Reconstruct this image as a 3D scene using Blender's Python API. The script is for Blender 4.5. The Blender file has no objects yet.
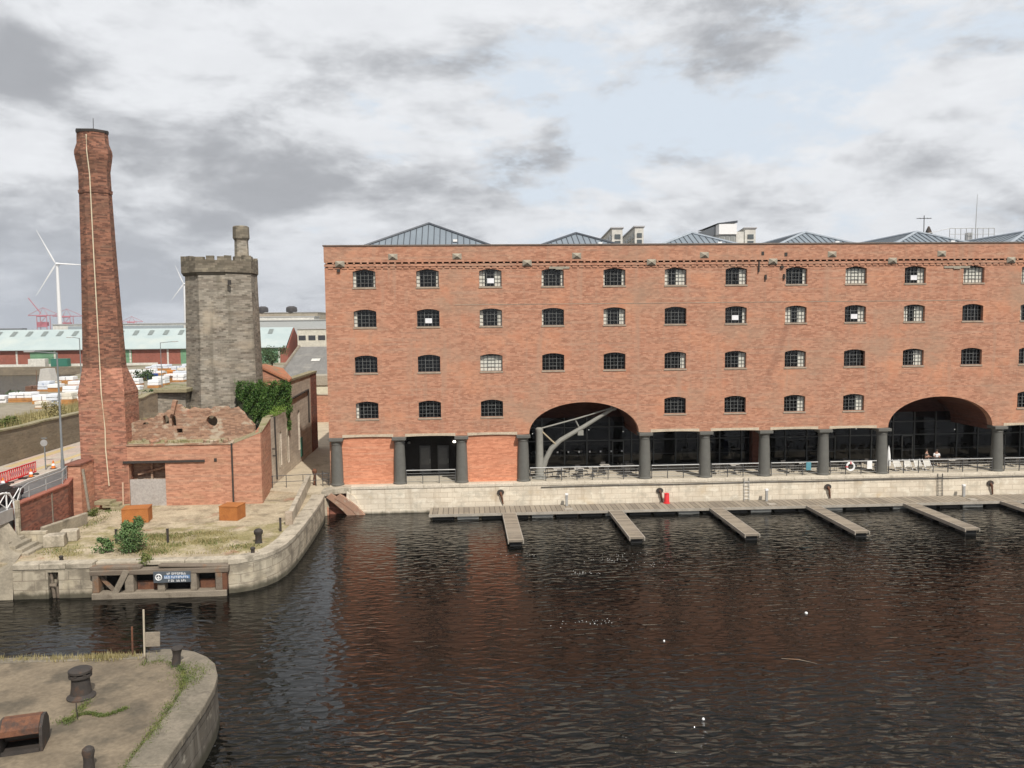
import bpy, bmesh, math, random
from mathutils import Vector, Matrix
from mathutils.geometry import tessellate_polygon
random.seed(7)
R = math.radians
scene = bpy.context.scene
COL = scene.collection
PI = math.pi

# ------------------------------------------------------------------ mesh helper
class MB:
    def __init__(s): s.v = []; s.f = []
    def add(s, pts, faces):
        o = len(s.v); s.v += [tuple(p) for p in pts]; s.f += [tuple(i + o for i in f) for f in faces]
    def quad(s, *p): s.add(p, [tuple(range(len(p)))])
    def box(s, x0, x1, y0, y1, z0, z1):
        s.add([(x0,y0,z0),(x1,y0,z0),(x1,y1,z0),(x0,y1,z0),(x0,y0,z1),(x1,y0,z1),(x1,y1,z1),(x0,y1,z1)],
              [(3,2,1,0),(4,5,6,7),(0,1,5,4),(1,2,6,5),(2,3,7,6),(3,0,4,7)])
    def obox(s, c, size, rz=0, tilt=0, axis='X'):
        m = Matrix.Translation(c) @ Matrix.Rotation(rz, 4, 'Z') @ Matrix.Rotation(tilt, 4, axis)
        a, b, d = size[0]/2, size[1]/2, size[2]/2
        p = [m @ Vector(q) for q in [(-a,-b,-d),(a,-b,-d),(a,b,-d),(-a,b,-d),(-a,-b,d),(a,-b,d),(a,b,d),(-a,b,d)]]
        s.add(p, [(3,2,1,0),(4,5,6,7),(0,1,5,4),(1,2,6,5),(2,3,7,6),(3,0,4,7)])
    def poly(s, outlines, fn0, fn1):
        """flat outline(s) with holes, given thickness: fn0/fn1 map (a,b) to 3D on the two faces"""
        flat = [p for o in outlines for p in o]
        tris = tessellate_polygon([[Vector((a, b, 0)) for a, b in o] for o in outlines])
        n = len(flat)
        s.add([fn0(a, b) for a, b in flat] + [fn1(a, b) for a, b in flat],
              [tuple(t) for t in tris] + [tuple(i + n for i in reversed(t)) for t in tris])
        o0 = len(s.v) - 2*n; k = 0
        for o in outlines:
            m = len(o)
            for i in range(m):
                a, b = k+i, k+(i+1) % m
                s.f.append((o0+a, o0+b, o0+b+n, o0+a+n))
            k += m
    def wall_xz(s, outlines, y0, y1): s.poly(outlines, lambda a,b:(a,y0,b), lambda a,b:(a,y1,b))
    def wall_yz(s, outlines, x0, x1): s.poly(outlines, lambda a,b:(x0,a,b), lambda a,b:(x1,a,b))
    def slab(s, outline, z0, z1): s.poly([outline], lambda a,b:(a,b,z0), lambda a,b:(a,b,z1))
    def rings(s, rs, cap=True):
        n = len(rs[0]); o = len(s.v)
        for r in rs: s.v += [tuple(p) for p in r]
        for k in range(len(rs)-1):
            for i in range(n):
                j = (i+1) % n
                s.f.append((o+k*n+i, o+k*n+j, o+(k+1)*n+j, o+(k+1)*n+i))
        if cap:
            s.f.append(tuple(o+i for i in reversed(range(n))))
            s.f.append(tuple(o+(len(rs)-1)*n+i for i in range(n)))
    def lathe(s, c, prof, n=16, cap=True, ph=0):
        s.rings([[(c[0]+r*math.cos(2*PI*i/n+ph), c[1]+r*math.sin(2*PI*i/n+ph), c[2]+z) for i in range(n)] for r, z in prof], cap)
    def tube(s, path, r, n=8):
        path = [Vector(p) for p in path]; rr = r if isinstance(r, (list, tuple)) else [r]*len(path)
        rs = []
        for i, p in enumerate(path):
            d = (path[min(i+1, len(path)-1)] - path[max(i-1, 0)]).normalized()
            u = d.cross(Vector((0,0,1)));  u = u.normalized() if u.length > .05 else Vector((1,0,0))
            w = d.cross(u)
            rs.append([p + (u*math.cos(2*PI*k/n) + w*math.sin(2*PI*k/n))*rr[i] for k in range(n)])
        s.rings(rs)
    def leaf(s, c, size, up=.4):
        d = Vector((random.gauss(0,1), random.gauss(0,1), random.gauss(0,1)+up)).normalized()
        a = d.orthogonal().normalized(); a.rotate(Matrix.Rotation(random.random()*6.28, 3, d)); b = d.cross(a)
        c = Vector(c); l = size*random.uniform(.7,1.3); w = l*.45
        s.add([c-a*l*.5, c+b*w*.5, c+a*l*.5, c-b*w*.5], [(0,1,2,3)])
    def blade(s, c, h, lean=.4, w=.03):
        an = random.random()*6.28; c = Vector(c)
        t = c + Vector((math.cos(an)*h*lean*random.random(), math.sin(an)*h*lean*random.random(), h*random.uniform(.6,1.2)))
        q = Vector((math.cos(an+1.6)*w, math.sin(an+1.6)*w, 0))
        s.add([c-q, c+q, t], [(0,1,2)])
    def build(s, name, mat, parent=None, smooth=False, bevel=0, loc=None, fix=True):
        me = bpy.data.meshes.new(name)
        off = Vector(loc) if loc is not None else (parent_world(parent) if parent else Vector((0,0,0)))
        me.from_pydata([tuple(Vector(p) - off) for p in s.v], [], s.f)
        if fix:
            bm = bmesh.new(); bm.from_mesh(me); bmesh.ops.recalc_face_normals(bm, faces=bm.faces); bm.to_mesh(me); bm.free()
        me.materials.append(mat)
        o = bpy.data.objects.new(name, me); COL.objects.link(o)
        if smooth:
            me.shade_smooth()
            me.set_sharp_from_angle(angle=R(35))
        if bevel:
            b = o.modifiers.new('edge', 'BEVEL'); b.width = bevel; b.segments = 2; b.limit_method = 'ANGLE'
        if parent:
            o.parent = parent
            if loc is not None: o.location = Vector(loc) - parent_world(parent)
        elif loc is not None: o.location = loc
        return o

def parent_world(p):
    v = Vector((0,0,0))
    while p: v += p.location; p = p.parent
    return v
def tag(o, label=None, cat=None, group=None, kind=None):
    if label: o['label'] = label
    if cat: o['category'] = cat
    if group: o['group'] = group
    if kind: o['kind'] = kind
    return o
def thing(name, loc, label, cat, group=None):
    o = bpy.data.objects.new(name, None); COL.objects.link(o); o.location = loc; o.empty_display_size = .3
    return tag(o, label, cat, group)
def copy_tree(o, parent=None):
    c = o.copy(); COL.objects.link(c)
    if parent: c.parent = parent
    for ch in list(o.children): copy_tree(ch, c)
    return c

# ------------------------------------------------------------------ materials
class NT:
    def __init__(s, name):
        s.m = bpy.data.materials.new(name); s.m.use_nodes = True; s.t = s.m.node_tree
        s.b = s.t.nodes['Principled BSDF']; s.pos = None
    def n(s, typ, **k):
        x = s.t.nodes.new(typ)
        for a, b in k.items(): setattr(x, a, b)
        return x
    def l(s, a, b): s.t.links.new(a, b)
    def P(s):
        if not s.pos: s.pos = s.n('ShaderNodeNewGeometry')
        return s.pos.outputs['Position']
    def math(s, op, a, b=None, c=None):
        x = s.n('ShaderNodeMath', operation=op)
        for i, q in enumerate((a, b, c)):
            if q is None: continue
            if isinstance(q, (int, float)): x.inputs[i].default_value = q
            else: s.l(q, x.inputs[i])
        return x.outputs[0]
    def scaled(s, vec, sc):
        x = s.n('ShaderNodeVectorMath', operation='MULTIPLY'); s.l(vec, x.inputs[0]); x.inputs[1].default_value = sc
        return x.outputs[0]
    def noise(s, scale, detail=4, rough=.55, vec=None, dist=0):
        x = s.n('ShaderNodeTexNoise'); s.l(vec or s.P(), x.inputs['Vector'])
        x.inputs['Scale'].default_value = scale; x.inputs['Detail'].default_value = detail
        x.inputs['Roughness'].default_value = rough; x.inputs['Distortion'].default_value = dist
        return x.outputs['Fac']
    def ramp(s, fac, lo, hi):
        x = s.n('ShaderNodeMapRange'); x.interpolation_type = 'SMOOTHSTEP'
        s.l(fac, x.inputs[0]); x.inputs[1].default_value = lo; x.inputs[2].default_value = hi
        return x.outputs[0]
    def mix(s, fac, a, b, mode='MIX'):
        x = s.n('ShaderNodeMix', data_type='RGBA', blend_type=mode)
        for i, q in ((0, fac), (6, a), (7, b)):
            if isinstance(q, (int, float)): x.inputs[i].default_value = q
            elif isinstance(q, tuple): x.inputs[i].default_value = (*q, 1)
            else: s.l(q, x.inputs[i])
        return x.outputs[2]
    def bump(s, h, strength, dist):
        x = s.n('ShaderNodeBump'); s.l(h, x.inputs['Height'])
        if isinstance(strength, (int, float)): x.inputs['Strength'].default_value = strength
        else: s.l(strength, x.inputs['Strength'])
        x.inputs['Distance'].default_value = dist
        s.l(x.outputs[0], s.b.inputs['Normal'])
    def wall_uv(s):
        s.P(); sp = s.n('ShaderNodeSeparateXYZ'); s.l(s.pos.outputs['Position'], sp.inputs[0])
        sn = s.n('ShaderNodeSeparateXYZ'); s.l(s.pos.outputs['True Normal'], sn.inputs[0])
        f = s.math('GREATER_THAN', s.math('ABSOLUTE', sn.outputs[0]), .75)
        mx = s.n('ShaderNodeMix', data_type='FLOAT'); s.l(f, mx.inputs[0]); s.l(sp.outputs[0], mx.inputs[2]); s.l(sp.outputs[1], mx.inputs[3])
        c = s.n('ShaderNodeCombineXYZ'); s.l(mx.outputs[0], c.inputs[0]); s.l(sp.outputs[2], c.inputs[1])
        return c.outputs[0], sp
    def done(s, col, rough=.8, metal=0, spec=.3):
        if isinstance(col, tuple): s.b.inputs['Base Color'].default_value = (*col, 1)
        else: s.l(col, s.b.inputs['Base Color'])
        s.b.inputs['Roughness'].default_value = rough; s.b.inputs['Metallic'].default_value = metal
        s.b.inputs['Specular IOR Level'].default_value = spec
        return s.m

def rough_mat(name, a, b, scale=1.0, c=None, cscale=.3, clo=.55, chi=.7, rough=.85, bump=.4, bdist=.02, stretch=None, metal=0, spec=.3, fine=True):
    """two-tone weathered surface; c = a third tone in patches of its own"""
    t = NT(name); v = t.scaled(t.P(), stretch) if stretch else t.P()
    n1 = t.noise(scale, 6, .65, v)
    col = t.mix(t.ramp(n1, .32, .68), a, b)
    if c: col = t.mix(t.ramp(t.noise(cscale, 5, .6), clo, chi), col, c)
    if fine:
        g = t.noise(scale*9, 3, .6); col = t.mix(t.ramp(g, .3, .7), t.mix(1.0, col, (.78,.78,.78), 'MULTIPLY'), col)
    if bump: t.bump(t.noise(scale*5, 5, .6), bump, bdist)
    return t.done(col, rough, metal, spec)

def brick_mat(name, c1, c2, mortar, bw=.23, bh=.078, ms=.012, patches=(), rough=.9, speck=None, bump=.35, warp=.0, soot=None, streak=.5, diag_band=None, tide=None):
    """brickwork or masonry in wall coordinates; patches = (colour, scale, lo, hi, amount)"""
    t = NT(name); uv, sp = t.wall_uv()
    b = t.n('ShaderNodeTexBrick'); t.l(uv, b.inputs['Vector'])
    if warp:
        wn = t.n('ShaderNodeTexNoise'); t.l(uv, wn.inputs['Vector']); wn.inputs['Scale'].default_value = 1.3
        va = t.n('ShaderNodeVectorMath', operation='SCALE'); t.l(wn.outputs['Color'], va.inputs[0]); va.inputs['Scale'].default_value = warp
        vb = t.n('ShaderNodeVectorMath', operation='ADD'); t.l(uv, vb.inputs[0]); t.l(va.outputs[0], vb.inputs[1]); t.l(vb.outputs[0], b.inputs['Vector'])
    for k, q in (('Color1', c1), ('Color2', c2), ('Mortar', mortar)): b.inputs[k].default_value = (*q, 1)
    b.inputs['Scale'].default_value = 1; b.inputs['Mortar Size'].default_value = ms; b.inputs['Mortar Smooth'].default_value = .2
    b.inputs['Brick Width'].default_value = bw; b.inputs['Row Height'].default_value = bh; b.inputs['Bias'].default_value = 0
    col = b.outputs['Color']
    if bh < .12:      # each brick gets its own shade between the two tones
        su = t.n('ShaderNodeSeparateXYZ'); t.l(uv, su.inputs[0])
        row = t.math('FLOOR', t.math('DIVIDE', su.outputs[1], .105))
        cel = t.math('FLOOR', t.math('ADD', t.math('DIVIDE', su.outputs[0], .30), t.math('MULTIPLY', row, .5)))
        cc = t.n('ShaderNodeCombineXYZ'); t.l(cel, cc.inputs[0]); t.l(row, cc.inputs[1])
        wn2 = t.n('ShaderNodeTexWhiteNoise', noise_dimensions='2D'); t.l(cc.outputs[0], wn2.inputs['Vector'])
        col = t.mix(t.ramp(wn2.outputs['Value'], .0, 1.0), c1, c2)
        band = t.noise(1.0, 3, .6, t.scaled(uv, (.12, 3.2, 1)))
        col = t.mix(t.math('MULTIPLY', t.ramp(band, .5, .68), .28), col, mortar)
        bump = .12
    cs = t.n('ShaderNodeVectorMath', operation='MULTIPLY'); t.l(uv, cs.inputs[0]); cs.inputs[1].default_value = (.55/bw*.23, 4.6/bh*.078, 1)
    course = t.noise(1.0, 3, .6, cs.outputs[0])
    col = t.mix(t.math('MULTIPLY', t.ramp(course, .35, .75), streak), col, t.mix(1.0, col, (.55,.5,.48), 'MULTIPLY'))
    if speck: col = t.mix(t.math('MULTIPLY', t.ramp(t.noise(3.1, 5, .75, t.scaled(uv, (1, 2.6, 1))), .55, .72), .75), col, speck)
    for (pc, sc, lo, hi, am) in patches:
        col = t.mix(t.math('MULTIPLY', t.ramp(t.noise(sc, 6, .62, t.scaled(uv, (1, 1.3, 1))), lo, hi), am), col, pc)
    if soot:      # rain-washed streaks running down the wall
        st = t.noise(1, 4, .6, t.scaled(uv, (1.4, .12, 1)))
        col = t.mix(t.math('MULTIPLY', t.ramp(st, .5, .72), .55), col, soot)
    if tide:      # weed and slime left by the water on the lowest courses
        lv = t.math('ADD', sp.outputs[2], t.math('MULTIPLY', t.noise(1.5, 4, .6, t.scaled(uv, (1, .2, 1))), -.5))
        col = t.mix(t.math('MULTIPLY', t.math('SUBTRACT', 1.0, t.ramp(lv, tide-.3, tide)), .85), col, (.055,.052,.036))
    if diag_band:      # dark diagonal band across the wall
        x0, z0, x1, z1, wd = diag_band; ln = math.hypot(x1-x0, z1-z0)
        sv = t.n('ShaderNodeSeparateXYZ'); t.l(uv, sv.inputs[0])
        dx = t.math('SUBTRACT', sv.outputs[0], x0); dz = t.math('SUBTRACT', sv.outputs[1], z0)
        dist = t.math('ABSOLUTE', t.math('SUBTRACT', t.math('MULTIPLY', dx, (z1-z0)/ln), t.math('MULTIPLY', dz, (x1-x0)/ln)))
        al = t.math('DIVIDE', t.math('ADD', t.math('MULTIPLY', dx, (x1-x0)/ln), t.math('MULTIPLY', dz, (z1-z0)/ln)), ln)
        mk = t.math('MULTIPLY', t.math('SUBTRACT', 1.0, t.ramp(dist, wd*.4, wd*1.4)), t.math('MULTIPLY', t.ramp(al, -.1, .15), t.math('SUBTRACT', 1.0, t.ramp(al, .85, 1.1))))
        col = t.mix(t.math('MULTIPLY', mk, t.math('MULTIPLY_ADD', t.noise(1.1, 4), .4, .12)), col, (.20,.10,.07))
    t.bump(b.outputs['Fac'], bump, .01)
    for nd in t.t.nodes:
        if nd.type == 'BUMP': nd.invert = True
    return t.done(col, rough, 0, .2)

def plain(name, c, rough=.6, metal=0, var=.85, scale=2.5, spec=.4):
    return rough_mat(name, c, tuple(x*var for x in c), scale, rough=rough, bump=.08, metal=metal, spec=spec, fine=False)

BRICK = brick_mat('warehouse_brick', (.525,.272,.178), (.375,.183,.118), (.47,.355,.265), bw=.23, bh=.095, patches=[((.36,.255,.18), .14, .46, .72, .6), ((.64,.30,.17), .30, .5, .72, .55), ((.40,.17,.11), .6, .52, .7, .4), ((.58,.38,.26), 1.4, .58, .72, .4)], speck=(.64,.43,.30), streak=.42, soot=(.40,.255,.18), diag_band=(36.4,10.2,38.7,16.3,.30))
NEWBRICK = brick_mat('infill_brick', (.68,.30,.18), (.55,.225,.132), (.60,.42,.30), bw=.23, bh=.078, patches=[((.52,.24,.15), .6, .55, .75, .5)], speck=(.70,.40,.26))
CHIMBRICK = brick_mat('chimney_brick', (.32,.152,.10), (.125,.063,.046), (.29,.205,.145), bw=.23, bh=.078, streak=.6, patches=[((.16,.10,.07), .45, .45, .7, .6), ((.42,.20,.125), 1.1, .56, .7, .5)], speck=(.40,.27,.19))
BASEBRICK = brick_mat('old_red_brick', (.555,.285,.188), (.40,.197,.13), (.49,.365,.27), bw=.23, bh=.078, streak=.55, patches=[((.42,.27,.17), .5, .5, .72, .55), ((.34,.17,.115), .25, .55, .75, .45)], speck=(.58,.37,.25))
CHIMBASE = brick_mat('chimney_base_brick', (.45,.21,.14), (.23,.108,.076), (.40,.29,.215), patches=[((.38,.24,.15), .5, .5, .72, .5), ((.20,.11,.08), .35, .56, .75, .5)], speck=(.50,.33,.22))
DARKBRICK = brick_mat('sooty_brick', (.34,.14,.095), (.17,.075,.055), (.26,.19,.15), patches=[((.14,.09,.075), .4, .45, .7, .7), ((.40,.17,.11), .8, .58, .72, .6)])
RUBBLEBRICK = brick_mat('ruined_brick', (.40,.245,.165), (.25,.15,.105), (.45,.37,.28), bw=.23, bh=.08, streak=.6, patches=[((.47,.40,.305), .75, .52, .62, .85), ((.45,.21,.135), .5, .56, .68, .7), ((.17,.13,.09), .8, .56, .72, .6)], warp=.06, speck=(.52,.40,.29))
TOWERSTONE = brick_mat('tower_rubble_stone', (.40,.365,.305), (.165,.15,.122), (.30,.27,.22), bw=.38, bh=.16, ms=.02, warp=.08, patches=[((.44,.375,.285), .4, .48, .7, .75), ((.13,.115,.09), .3, .58, .75, .6)], speck=(.46,.40,.31), soot=(.14,.125,.095), streak=.8)
PARASTONE = brick_mat('dark_parapet_stone', (.27,.235,.18), (.13,.115,.088), (.17,.15,.115), bw=.4, bh=.2, ms=.02, warp=.08, patches=[((.33,.29,.21), .8, .52, .7, .7), ((.10,.09,.07), .6, .55, .7, .6)])
SIDESTONE = brick_mat('grey_side_stone', (.68,.60,.49), (.56,.49,.40), (.50,.44,.35), bw=.6, bh=.28, ms=.02, warp=.08, patches=[((.34,.29,.235), .5, .54, .72, .6), ((.66,.59,.49), .8, .52, .72, .6)], soot=(.36,.31,.26))
RUBBLEWALL = brick_mat('rubble_stone_wall', (.25,.205,.145), (.185,.155,.11), (.22,.185,.14), bw=.45, bh=.2, ms=.03, warp=.12, patches=[((.31,.25,.17), .5, .5, .7, .6)], speck=(.34,.28,.20))
ASHLAR = brick_mat('pale_ashlar', (.70,.63,.51), (.60,.53,.425), (.44,.37,.28), bw=1.15, bh=.42, ms=.018, warp=.05, patches=[((.44,.40,.325), .8, .48, .66, .8), ((.62,.48,.31), .4, .54, .72, .7), ((.76,.71,.60), 1.3, .52, .68, .6)], speck=(.72,.66,.55), soot=(.36,.29,.21), streak=.3, tide=.02)
DOCKSTONE = brick_mat('weathered_dock_stone', (.54,.485,.375), (.45,.40,.305), (.27,.23,.175), bw=1.3, bh=.55, ms=.022, warp=.05, patches=[((.22,.19,.145), .9, .42, .62, .9), ((.56,.48,.34), .5, .54, .72, .7), ((.17,.15,.12), 1.6, .58, .7, .7)], speck=(.56,.50,.40), soot=(.13,.115,.09), streak=.5, tide=.2)
COPING = rough_mat('coping_stone', (.53,.47,.37), (.37,.325,.255), .9, (.25,.22,.17), 1.1, .5, .68)
ABUT = rough_mat('abutment_stone', (.42,.37,.285), (.30,.265,.205), .7, (.20,.175,.135), .6, .52, .7)
TERRCOPE = rough_mat('terrace_coping', (.68,.61,.50), (.58,.52,.42), .8, (.46,.41,.33), .9, .56, .72)
FGSTONE = brick_mat('pier_stone', (.165,.147,.118), (.12,.106,.086), (.06,.052,.043), bw=1.4, bh=.7, ms=.02, patches=[((.11,.097,.08), .7, .45, .66, .8), ((.40,.37,.30), 1.6, .58, .70, .7)], soot=(.40,.37,.31), streak=.4, tide=.3)
FGCOPE = rough_mat('pier_coping_stone', (.25,.215,.165), (.165,.145,.11), .9, (.11,.095,.075), 1.1, .56, .72)
FGCONC = rough_mat('pier_concrete', (.255,.205,.142), (.175,.14,.098), .7, (.115,.096,.07), .5, .46, .66, bump=.9, bdist=.04)
PAVING = rough_mat('terrace_paving', (.60,.535,.425), (.52,.46,.36), 1.2, (.42,.37,.29), .5, .58, .75)
def quay_ground():
    t = NT('left_quay_ground')
    base = t.mix(t.ramp(t.noise(.55, 6, .6), .35, .65), (.58,.49,.355), (.42,.35,.25))
    base = t.mix(t.math('MULTIPLY', t.ramp(t.noise(.8, 6, .65), .5, .66), .8), base, (.26,.215,.15))
    sp = t.n('ShaderNodeSeparateXYZ'); t.l(t.P(), sp.inputs[0])
    near = t.math('SUBTRACT', 1.0, t.ramp(t.math('ABSOLUTE', t.math('ADD', sp.outputs[1], 15.2)), 1.6, 5.2))
    g = t.math('MULTIPLY', t.ramp(t.math('ADD', t.noise(.7, 7, .7), t.math('MULTIPLY', near, .17)), .56, .74), .72)
    gcol = t.mix(t.noise(2.5, 4), (.17,.17,.06), (.36,.30,.13))
    col = t.mix(g, base, gcol)
    red = t.math('MULTIPLY', t.ramp(t.noise(.45, 4, .5), .62, .70), .55)
    col = t.mix(red, col, (.36,.17,.11))
    col = t.mix(t.ramp(t.noise(9, 4, .7), .35, .7), t.mix(1.0, col, (.68,.68,.66), 'MULTIPLY'), col)
    t.bump(t.noise(4, 6, .7), .6, .05)
    return t.done(col, .95, 0, .1)
QUAYGROUND = quay_ground()
ALLEY = rough_mat('alley_setts', (.58,.50,.365), (.47,.40,.295), .8, (.34,.29,.21), .5, .55, .72, bump=.6)
ASPHALT = rough_mat('asphalt', (.16,.155,.15), (.125,.12,.118), .6, (.20,.19,.18), .3)
PAVEMENT = rough_mat('new_pavement', (.52,.46,.38), (.46,.38,.32), .5, (.56,.43,.36), .35, .5, .62)
YELLOWPAVE = rough_mat('buff_tactile_paving', (.60,.46,.24), (.52,.40,.22), 1.5)
KERB = rough_mat('kerb_stone', (.62,.58,.52), (.54,.50,.45), 2)
YARD = rough_mat('yard_ground', (.33,.29,.22), (.27,.235,.175), .08, (.19,.185,.09), .06, .5, .65, bump=.2)
GRASSGROUND = rough_mat('rough_grass_ground', (.31,.255,.10), (.22,.20,.075), .5, (.12,.14,.045), .3, .5, .66)
IRON = plain('painted_column_iron', (.130,.128,.115), .6)
CRANEPAINT = plain('grey_crane_paint', (.27,.265,.235), .6)
DARKIRON = rough_mat('old_cast_iron', (.062,.052,.045), (.045,.04,.037), 3, (.10,.06,.04), 2, .55, .7, rough=.7)
RUST = rough_mat('rusted_iron', (.20,.09,.05), (.13,.06,.038), 3, (.075,.05,.04), 2, .5, .7, rough=.85)
CORTEN = rough_mat('orange_corten', (.46,.175,.05), (.38,.14,.042), 2.2, (.30,.11,.04), 1.2, .55, .72, rough=.8, bump=.2)
TIMBER = rough_mat('weathered_timber', (.31,.265,.205), (.235,.20,.155), 2, (.17,.14,.105), 1.2, .5, .7, stretch=(.4,2.5,2.5))
WETTIMBER = rough_mat('rotten_dock_timber', (.235,.195,.15), (.165,.13,.10), 2, (.25,.145,.085), 1.0, .54, .68, stretch=(.4,1,2.5))
def deck_mat(name, axis):
    t = NT(name); sp = t.n('ShaderNodeSeparateXYZ'); t.l(t.P(), sp.inputs[0])
    q = t.math('DIVIDE', sp.outputs[axis], .42); fr_ = t.math('FRACT', q)
    wn = t.n('ShaderNodeTexWhiteNoise', noise_dimensions='1D'); t.l(t.math('FLOOR', q), wn.inputs['W'])
    col = t.mix(wn.outputs['Value'], (.305,.265,.21), (.195,.168,.135))
    col = t.mix(t.math('MULTIPLY', t.ramp(t.noise(1.2, 5, .65), .45, .7), .5), col, (.35,.30,.225))
    col = t.mix(t.math('LESS_THAN', fr_, .12), col, (.09,.078,.06))
    t.bump(t.noise(8, 4, .6), .3, .01)
    return t.done(col, .85, 0, .2)
DECK = deck_mat('pontoon_walkway_deck', 0); FINGERDECK = deck_mat('finger_pier_deck', 1)
DECKEDGE = rough_mat('pontoon_rail_edge', (.44,.40,.34), (.33,.30,.25), 1.5)
FLOATMAT = plain('pontoon_float_black', (.02,.02,.02), .6)
PALEFLOAT = plain('pontoon_float_grey', (.42,.42,.39), .7)
GALV = plain('galvanised_steel', (.42,.42,.41), .45, .3)
HOARD = rough_mat('grey_hoarding', (.46,.425,.395), (.41,.38,.355), .8, (.36,.32,.29), .7, .55, .75, rough=.7)
RAIL = plain('dark_railing_steel', (.07,.07,.07), .5)
FRAMEGREY = plain('window_iron', (.15,.155,.15), .6)
SILL = rough_mat('sill_stone', (.44,.36,.28), (.36,.28,.21), 2)
BLIND = plain('cream_blind', (.66,.65,.57), .8)
NOTICE = plain('white_paper', (.82,.83,.85), .7)
LINTEL = rough_mat('lintel_stone', (.62,.52,.39), (.52,.43,.32), 1.2, (.42,.33,.25), .8)
CORNICE = rough_mat('dark_coping', (.16,.13,.11), (.22,.17,.14), 1.2)
TIEPLATE = rough_mat('tie_plate_stone', (.40,.36,.28), (.31,.275,.22), 3)
SLATE = rough_mat('grey_standing_seam', (.20,.235,.265), (.175,.205,.235), .4, rough=.5, bump=0, fine=False)
SEAM = plain('roof_seam_dark', (.075,.085,.10), .5)
HIPCAP = plain('pale_roof_flashing', (.34,.38,.42), .5)
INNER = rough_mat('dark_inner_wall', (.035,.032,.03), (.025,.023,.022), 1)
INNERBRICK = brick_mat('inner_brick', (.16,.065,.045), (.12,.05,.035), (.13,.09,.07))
WHITE = plain('white_paint', (.80,.80,.79), .5, var=.95)
OFFWHITE = rough_mat('offwhite_cladding', (.66,.645,.59), (.60,.585,.535), .15, bump=0)
REDPLASTIC = plain('red_plastic', (.68,.035,.04), .5)
CARPAINT = plain('dark_car_paint', (.018,.02,.024), .2, spec=.6)
TYRE = plain('tyre_rubber', (.02,.02,.02), .9)
ORANGE = plain('orange_plastic', (.75,.20,.03), .5)
GREENPAINT = plain('green_door_paint', (.035,.16,.115), .6)
BLUE = plain('blue_plastic', (.03,.08,.40), .5)
TEAL = plain('teal_cloth', (.10,.28,.34), .8)
TILE = rough_mat('orange_roof_tile', (.45,.19,.10), (.36,.155,.085), 1.2, (.28,.21,.13), .6, .55, .7)
LICHEN = rough_mat('lichened_top', (.36,.31,.20), (.28,.245,.15), 1.2, (.20,.20,.09), .8, .5, .7)
WOOD = rough_mat('sawn_timber', (.52,.26,.09), (.42,.20,.07), 1.5, (.30,.15,.07), .5, .55, .7, bump=.1)
WRAP = rough_mat('white_wrapping', (.80,.80,.80), (.74,.75,.76), .8, (.62,.66,.74), 1.2, .6, .66, rough=.5, bump=.2, fine=False)
WRAPCREAM = rough_mat('cream_wrapping', (.68,.64,.55), (.60,.56,.48), .8, (.45,.38,.28), 1.0, .56, .64, rough=.6, fine=False)
WRAPBLUE = rough_mat('bluish_wrapping', (.66,.70,.76), (.60,.64,.70), .8, (.30,.36,.50), 1.4, .6, .66, rough=.5, fine=False)
BROWNTARP = plain('brown_wrapping', (.16,.085,.055), .7)
TABLEMAT = plain('table_top_dark', (.06,.055,.05), .6)
PALETOP = plain('table_top_pale', (.50,.47,.42), .6)
CABLE = plain('black_cable', (.04,.04,.04), .6)
CREAM = plain('cream_conductor', (.70,.62,.45), .6)
GREENSHED = rough_mat('green_shed_door', (.19,.36,.21), (.15,.29,.18), .3, (.12,.23,.15), .4)
SHEDROOF = rough_mat('aqua_shed_roof', (.41,.475,.465), (.36,.43,.43), .12, (.46,.50,.465), .05, .5, .7, bump=0, rough=.6, fine=False)
SHEDBRICK = rough_mat('shed_red_brick', (.33,.12,.085), (.28,.10,.072), .3, (.24,.10,.075), .2)
def glass(name, tint, gloss_rough=.03, see=.75):
    t = NT(name); n = t.t.nodes; n.remove(t.b)
    tr = t.n('ShaderNodeBsdfTransparent'); tr.inputs[0].default_value = (*tint, 1)
    gl = t.n('ShaderNodeBsdfGlossy'); gl.inputs['Roughness'].default_value = gloss_rough
    fr = t.n('ShaderNodeFresnel'); fr.inputs[0].default_value = 1.5
    mx = t.n('ShaderNodeMixShader'); t.l(fr.outputs[0], mx.inputs[0]); t.l(tr.outputs[0], mx.inputs[1]); t.l(gl.outputs[0], mx.inputs[2])
    t.l(mx.outputs[0], n['Material Output'].inputs[0]); return t.m
GLASS = glass('window_glass', (.78,.80,.80))
SHOPGLASS = glass('dark_shop_glass', (.24,.26,.27))
def leafmat(name, a, b, c, sc=1.6):
    t = NT(name)
    col = t.mix(t.ramp(t.noise(sc, 3), .35, .65), a, b); col = t.mix(t.ramp(t.noise(sc*4, 2), .5, .75), col, c)
    t.b.inputs['Transmission Weight'].default_value = 0
    return t.done(col, .6, 0, .25)
IVY = leafmat('ivy_leaf', (.035,.085,.018), (.075,.145,.03), (.13,.19,.05), 1.2)
IVYLIGHT = leafmat('young_ivy_leaf', (.13,.21,.035), (.17,.25,.05), (.08,.15,.03))
BUSHLEAF = leafmat('bush_leaf', (.075,.145,.05), (.12,.195,.07), (.18,.24,.10))
WEED = leafmat('weed_leaf', (.085,.12,.03), (.15,.165,.05), (.065,.095,.028))
DRYGRASS = leafmat('dry_grass', (.30,.25,.115), (.22,.195,.085), (.38,.32,.17))
TREELEAF = leafmat('tree_leaf', (.04,.075,.025), (.06,.10,.035), (.09,.12,.05), .4)
BARK = plain('bark', (.09,.07,.05), .9)
def emit(name, c, s):
    t = NT(name); t.b.inputs['Emission Color'].default_value = (*c, 1); t.b.inputs['Emission Strength'].default_value = s
    return t.done(c)
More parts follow.
